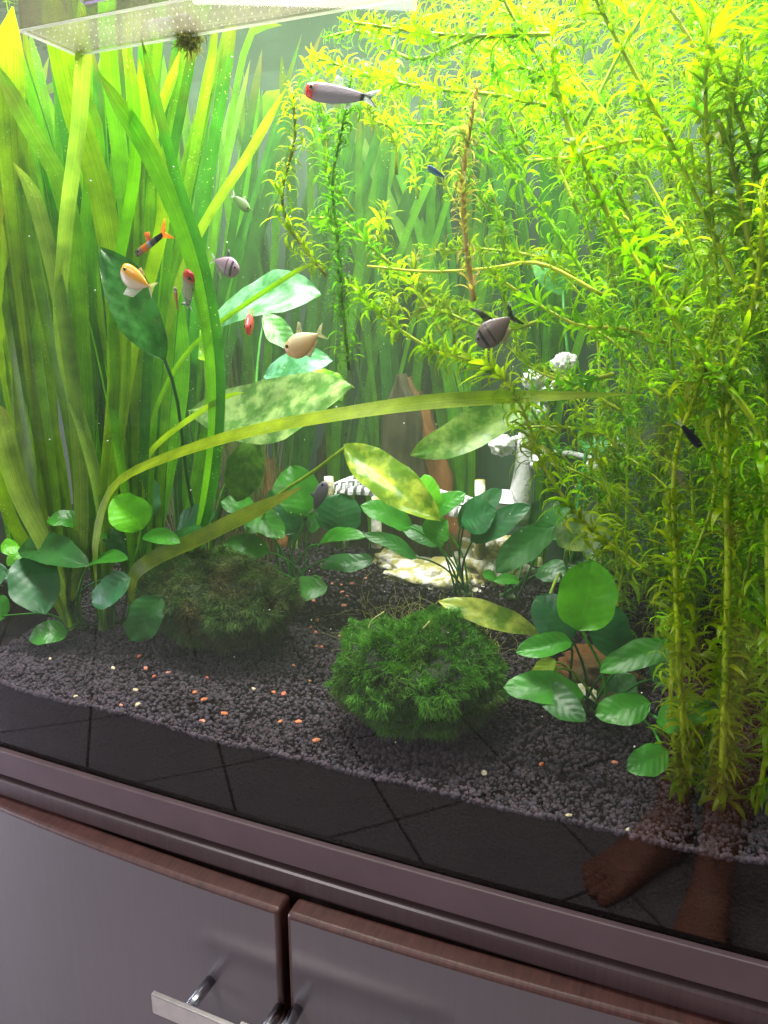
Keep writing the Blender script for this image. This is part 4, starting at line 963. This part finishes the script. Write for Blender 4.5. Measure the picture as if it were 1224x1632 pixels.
# lilac deep-bodied fish heading right
def deep(h, bt): return lambda s: (.03 + h * math.sin(math.pi * min(1, s * .97 + .03) ** .8) ** 1.1, .03 + bt * math.sin(math.pi * min(1, s * .97 + .03) ** .72) ** .9)
def bars(base, x1, x2): return lambda s, v: BLK if (abs(s - x1) < .03 or abs(s - x2) < .025) and abs(v) < .85 else lerp3(base, tuple(x * 1.5 for x in base), -v * .5)
a, b = P(381, 431, .17), P(336, 412, .17); L = (a - b).length * 1.05
fish(a, b, L, deep(.22, .26), bars((0.34, 0.22, 0.30), .26, .45), 'lilac-grey deep-bodied fish with dark bars facing right', dict(eye_s=.13, f=[('tail_fin', tailfin(.16, .22, .1), [(0.35, 0.3, 0.35)], 'fin_clear'), ('dorsal_fin', [(.45, .22), (.58, .42), (.62, .40), (.62, .18)], [(0.1, 0.1, 0.12)], 'fin'), ('anal_fin', [(.5, -.25), (.6, -.42), (.9, -.2), (.9, -.06)], [(0.3, 0.25, 0.25)], 'fin_clear')]))
# red fish seen end on
a, b = P(394, 524, .17), P(404, 502, .22); L = (a - b).length
fish(a, b, L, deep(.14, .16), lambda s, v: lerp3((0.75, 0.05, 0.04), (0.8, 0.09, 0.10), v), 'small bright red fish below the upper blotched leaf', dict(f=[('tail_fin', tailfin(.14, .2, .06), [(0.8, 0.1, 0.05)], 'fin'), ('dorsal_fin', [(.35, .13), (.5, .26), (.7, .1)], [(0.7, 0.06, 0.05)], 'fin')]))
# pale gold tetra; bright top highlight painted into its body colour
a, b = P(455, 557, .14), P(519, 527, .14); L = (a - b).length * 1.0
fish(a, b, L, deep(.17, .26), lambda s, v: lerp3((0.72, 0.48, 0.24), (0.85, 0.78, 0.52), (v + .5) * .8) if s > .2 else lerp3((0.7, 0.36, 0.16), (0.8, 0.6, 0.3), s * 5) if s > .12 else (0.80, 0.45, 0.20), 'pale peach-gold fish above the large blotched leaf', dict(eye_s=.12, eye_r=.045, f=[('tail_fin', tailfin(.17, .24, .1), [(0.85, 0.75, 0.4)], 'fin_clear'), ('dorsal_fin', [(.42, .17), (.62, .40), (.66, .36), (.62, .14)], [(0.85, 0.75, 0.4)], 'fin_clear'), ('anal_fin', [(.45, -.26), (.6, -.36), (.92, -.14), (.92, -.05)], [(0.8, 0.55, 0.35)], 'fin'), ('pectoral_fin', [(.66, -.05), (.86, -.16), (.9, -.1)], [(0.9, 0.85, 0.4)], 'fin')]), eye=(0.45, 0.15, 0.05))
# grey barred fish with black fins
a, b = P(760, 546, .10), P(826, 496, .10); L = (a - b).length
fish(a, b, L, deep(.21, .25), bars((0.20, 0.145, 0.135), .22, .42), 'grey barred fish with a tall black back fin among the waterweed', dict(eye_s=.10, f=[('tail_fin', tailfin(.30, .22, .06), [BLK], 'fin'), ('dorsal_fin', [(.44, .18), (.42, .40), (.30, .66), (.50, .50), (.66, .16)], [BLK], 'fin'), ('anal_fin', [(.5, -.25), (.52, -.36), (.8, -.26), (.92, -.06)], [(0.35, 0.28, 0.16)], 'fin')]))
# small blue fish
a, b = P(682, 266, .13), P(712, 285, .13); L = (a - b).length
fish(a, b, L, P_slim(.12, .14, .05), lambda s, v: (0.02, 0.08, 0.22) if v > -.3 else (0.10, 0.28, 0.32), 'small dark blue fish in front of the waterweed', dict(f=[('tail_fin', tailfin(.14, .2, .08), [(0.05, 0.15, 0.25)], 'fin')]))
# lilac fish head down by the bridge
a, b = P(517, 768, .27), P(498, 822, .27); L = (a - b).length
fish(a, b, L, deep(.13, .15), lambda s, v: lerp3((0.30, 0.25, 0.40), (0.22, 0.17, 0.28), s), 'lilac-grey fish hovering steeply before the white bridge', dict(f=[('tail_fin', tailfin(.15, .22, .1), [(0.35, 0.38, 0.30)], 'fin_clear'), ('dorsal_fin', [(.4, .12), (.55, .26), (.65, .1)], [(0.2, 0.2, 0.25)], 'fin')]), upv=(-1, -.5, .3))
# small black fish at the stem, tiny blue one on the leaf, ghostly silver one
a, b = P(1116, 712, .030), P(1080, 670, .030); L = (a - b).length
fish(a, b, L, P_slim(.12, .12, .04), lambda s, v: (0.010, 0.016, 0.016), 'small black fish hanging head down at the waterweed stem', dict(f=[('tail_fin', tailfin(.10, .3, .2), [(0.4, 0.45, 0.35)], 'fin_clear'), ('dorsal_fin', [(.5, .1), (.65, .22), (.75, .08)], [BLK], 'fin')]))
a, b = P(337, 656, .20), P(359, 637, .20); L = (a - b).length
fish(a, b, L, P_slim(.10, .12, .04), lambda s, v: (0.02, 0.05, 0.12), 'tiny dark blue fish against the edge of the large blotched leaf', dict(f=[('tail_fin', tailfin(.12, .2, .08), [(0.03, 0.06, 0.12)], 'fin')]))
a, b = P(398, 335, .24), P(368, 308, .24); L = (a - b).length
fish(a, b, L, deep(.15, .18), lambda s, v: (0.20, 0.30, 0.12), 'faint silvery green fish behind the slanting pale leaf', dict(f=[('tail_fin', tailfin(.15, .24, .1), [(0.5, 0.5, 0.4)], 'fin_clear'), ('dorsal_fin', [(.4, .14), (.55, .3), (.65, .12)], [(0.5, 0.5, 0.4)], 'fin_clear')]))

# ================================================================ CLEAR BREEDING BOX
def plastic():
    m, nt, out = new_mat('clear_plastic'); N = NT(nt)
    tr = N.n('BsdfTransparent'); tr.inputs[0].default_value = (0.86, 0.86, 0.80, 1)
    p = N.n('BsdfTranslucent'); p.inputs[0].default_value = (0.34, 0.31, 0.24, 1); g = N.n('BsdfGlossy'); g.inputs['Roughness'].default_value = 0.12
    d = N.n('BsdfDiffuse'); d.inputs[0].default_value = (0.55, 0.50, 0.42, 1)
    m1 = N.n('MixShader'); m1.inputs[0].default_value = .5; N.l(p.outputs[0], m1.inputs[1]); N.l(d.outputs[0], m1.inputs[2])
    m2 = N.n('MixShader'); N.l(N.math('MULTIPLY', N.ramp(N.noise(N.geo(), 22, 4), .1, .9), .42), m2.inputs[0]); N.l(tr.outputs[0], m2.inputs[1]); N.l(m1.outputs[0], m2.inputs[2])
    fr = N.n('LayerWeight'); fr.inputs[0].default_value = .25; m3 = N.n('MixShader'); N.l(N.math('MULTIPLY', fr.outputs['Fresnel'], .5), m3.inputs[0]); N.l(m2.outputs[0], m3.inputs[1]); N.l(g.outputs[0], m3.inputs[2])
    N.l(m3.outputs[0], out.inputs[0]); return m
M['plastic'] = plastic()
def rim_mat(name, c, tr):
    m, nt, out = new_mat(name); N = NT(nt); p = pbsdf(N, c, .2, .5); t = N.n('BsdfTranslucent'); t.inputs[0].default_value = (*c, 1)
    mx = N.n('MixShader'); mx.inputs[0].default_value = tr; N.l(p, mx.inputs[1]); N.l(t.outputs[0], mx.inputs[2]); N.l(mx.outputs[0], out.inputs[0]); return m
M['rim'] = rim_mat('clear_plastic_edge', (0.95, 0.95, 0.92), .85); M['slot'] = rim_mat('slot_light_tint', (0.80, 0.70, 0.98), .85)  # slots tinted lilac to stand for light shining through them
bx0, bx1, by0, by1, bz0, bz1 = -0.540, -0.195, 0.030, 0.092, 1.333, 1.50
bb = thing('breeding_box', 'clear plastic breeding box hanging at the surface, top left', 'breeding box', ((bx0 + bx1) / 2, .06, bz0))
th = .0016
mk('box_floor', *box(bx0, bx1, by0, by1, bz0, bz0 + th), M['plastic'], bb, smooth=False)
for a in ((bx0, bx1, by0, by0 + th), (bx0, bx1, by1 - th, by1), (bx0, bx0 + th, by0 + th, by1 - th), (bx1 - th, bx1, by0 + th, by1 - th)):
    mk('box_wall', *box(*a, bz0 + th, bz1), M['plastic'], bb, smooth=False)
er = .0011
for a, b in (((bx0, by0), (bx1, by0)), ((bx0, by1), (bx1, by1)), ((bx0, by0), (bx0, by1)), ((bx1, by0), (bx1, by1))):
    mk('edge_bead', *tube([(*a, bz0 - .0004), (*b, bz0 - .0004)], er, 2, 8), M['rim'], bb)
mk('edge_bead', *tube([(bx0, by1 + .001, bz0 + .006), (bx1, by1 + .001, bz0 + .006)], er * .8, 2, 8), M['rim'], bb)
def slot(cx, cy_, cz, L, h, mat, ring):
    n = 10; out = []
    for k in range(2 * n + 2):
        s = 1 if k <= n else -1; a = (-math.pi / 2 + math.pi * (k if k <= n else k - n - 1) / n) if s > 0 else (math.pi / 2 + math.pi * (k - n - 1) / n)
        out.append((cx + s * (L - h) / 2 + math.cos(a) * h / 2, cz + math.sin(a) * h / 2))
    if ring:
        mk('slot_frame', *tube([(x, cy_ - .001, z) for x, z in out + out[:2]], .0008, 40, 6, False), mat, bb); return
    V = [(x, cy_ - .0012, z) for x, z in out] + [(x, cy_ + .0004, z) for x, z in out]; m = len(out)
    F = [tuple(range(m)), tuple(range(2 * m - 1, m - 1, -1))] + [(k, (k + 1) % m, m + (k + 1) % m, m + k) for k in range(m)]
    mk('slot', V, F, mat, bb, smooth=False)
for x in (-.435, -.305, -.20): slot(x, by1 - .004, bz0 + .010, .046, .009, M['slot'], False)
for x in (-.452, -.36, -.27): slot(x, by0 - .001, bz0 + .014, .042, .010, M['slot'], True)
V, F = [], []
for i in range(46):
    for j in range(5):
        x = bx0 + .012 + i * .0078 + (j % 2) * .0038; y = by0 + .010 + j * .0105
        if x > bx1 - .006: continue
        k0 = len(V); V += [tuple(Vector((x, y, bz0 - .0006)) + Vector(v) * .0007) for v in IV]; F += [tuple(int(a) + k0 for a in f) for f in IF]
o = mk('bottom_stud', V, F, M['rim'], bb); o['kind'] = 'stuff'
# algae clump dangling from the box
nn = 900; c = P(300, 36, .095)
rt = np.array(c) + np.random.normal(size=(nn, 3)) * np.array([.005, .004, .006]) - np.array([0, 0, .006])
dd = np.random.normal(size=(nn, 3)) + np.array([0, 0, -.7]); dd /= np.linalg.norm(dd, axis=1, keepdims=True)
V, F, C = strands(rt, dd, np.random.uniform(.004, .012, (nn, 1)), .0006, np.array([[0.22, 0.22, 0.03]]) * np.random.uniform(.5, 1.4, (nn, 1)), np.random.normal(scale=.4, size=(nn, 3)))
tag(fast_mesh('algae_clump', V, F, M['moss'], C), 'olive algae clump dangling under the clear breeding box', 'algae')

# ================================================================ PERSON (bare legs mirrored in the front pane)
M['skin'] = simple('skin', (0.34, 0.14, 0.095), 0.55, 0.3, nscale=30, namp=0.15); M['cloth'] = simple('dark_cloth', (0.02, 0.022, 0.03), 0.9, 0.1)
def person():
    V, E, Rr = [], [], []
    def chain(pts, start=None):
        prev = start
        for (p, r) in pts:
            V.append(Vector(p)); Rr.append(r); i = len(V) - 1
            if prev is not None: E.append((prev, i))
            prev = i
        return prev
    root = chain([((0.16, -1.00, 0.93), .14)])
    def leg(hip, knee, ank, heel_dir, toes_dir, start):
        h = Vector(hip); k = Vector(knee); a = Vector(ank); f = Vector(toes_dir).normalized(); sd = Vector((-f.y, f.x, 0))
        e = chain([(h, .095), (h.lerp(k, .5), .082), (k, .058), (k.lerp(a, .3), .060), (k.lerp(a, .65), .046), (a + Vector((0, 0, .03)), .036)], start)
        an = chain([(a, .038)], e)
        chain([(a - f * .055 + Vector((0, 0, -.040)), .040)], an)
        md = chain([(a + f * .07 + Vector((0, 0, -.030)), .042), (a + f * .15 + Vector((0, 0, -.050)), .044)], an)
        for q, ln in ((-.042, .078), (-.019, .082), (.003, .074), (.023, .064), (.041, .052)):
            b0 = a + f * .15 + sd * q
            chain([(Vector((b0.x, b0.y, .022)) + f * .02, .0135 if q > -.03 else .017), (Vector((b0.x, b0.y, .016)) + f * ln, .0105 if q > -.03 else .014)], md)
    leg((0.10, -1.02, .85), (0.10, -1.06, .47), (0.085, -.975, .085), 0, (-.72, .69, 0), root)
    leg((0.24, -.98, .85), (0.20, -.86, .48), (0.155, -.80, .085), 0, (-.25, .97, 0), root)
    me = bpy.data.meshes.new('person'); me.from_pydata([tuple(v) for v in V], E, [])
    o = bpy.data.objects.new('person', me); COL.objects.link(o); me.materials.append(M['skin'])
    sk = o.modifiers.new('skin', 'SKIN'); ly = me.skin_vertices[0] if me.skin_vertices else None
    for i, r in enumerate(Rr): ly.data[i].radius = (r, r); ly.data[i].use_root = (i == 0)
    sk.use_smooth_shade = True; ss = o.modifiers.new('sub', 'SUBSURF'); ss.levels = 2; ss.render_levels = 2
    tag(o, 'barefoot person standing before the tank, legs mirrored in the front glass', 'person'); return o
try:
    pr = person()
    V, F = merge(tube([(0.10, -1.02, .86), (0.10, -1.045, .60)], lambda k: .115 + .01 * k, 6, 20, False), tube([(0.24, -.98, .86), (0.22, -.91, .60)], lambda k: .115 + .01 * k, 6, 20, False), tube([(.17, -1.0, .80), (.17, -1.0, 1.0)], lambda k: .17 - .02 * k, 4, 24))
    s = mk('shorts', V, F, M['cloth']); s.parent = pr
except Exception as ex:
    print('person failed', ex)

# fine specks drifting in the water
V, F = [], []
for i in range(170):
    x = R_(-.6, .12); y = R_(.03, .3); p = Vector((x, y, R_(gz(x, y) + .01, 1.33))); r = R_(.0004, .0009); k0 = len(V)
    V += [tuple(p + Vector(v) * r) for v in IV]; F += [tuple(int(a) + k0 for a in f) for f in IF]
M['speck'] = simple('speck', (0.7, 0.7, 0.6), 0.6)
tag(mk('drifting_specks', V, F, M['speck']), 'tiny pale specks drifting in the water', 'specks', kind='stuff')
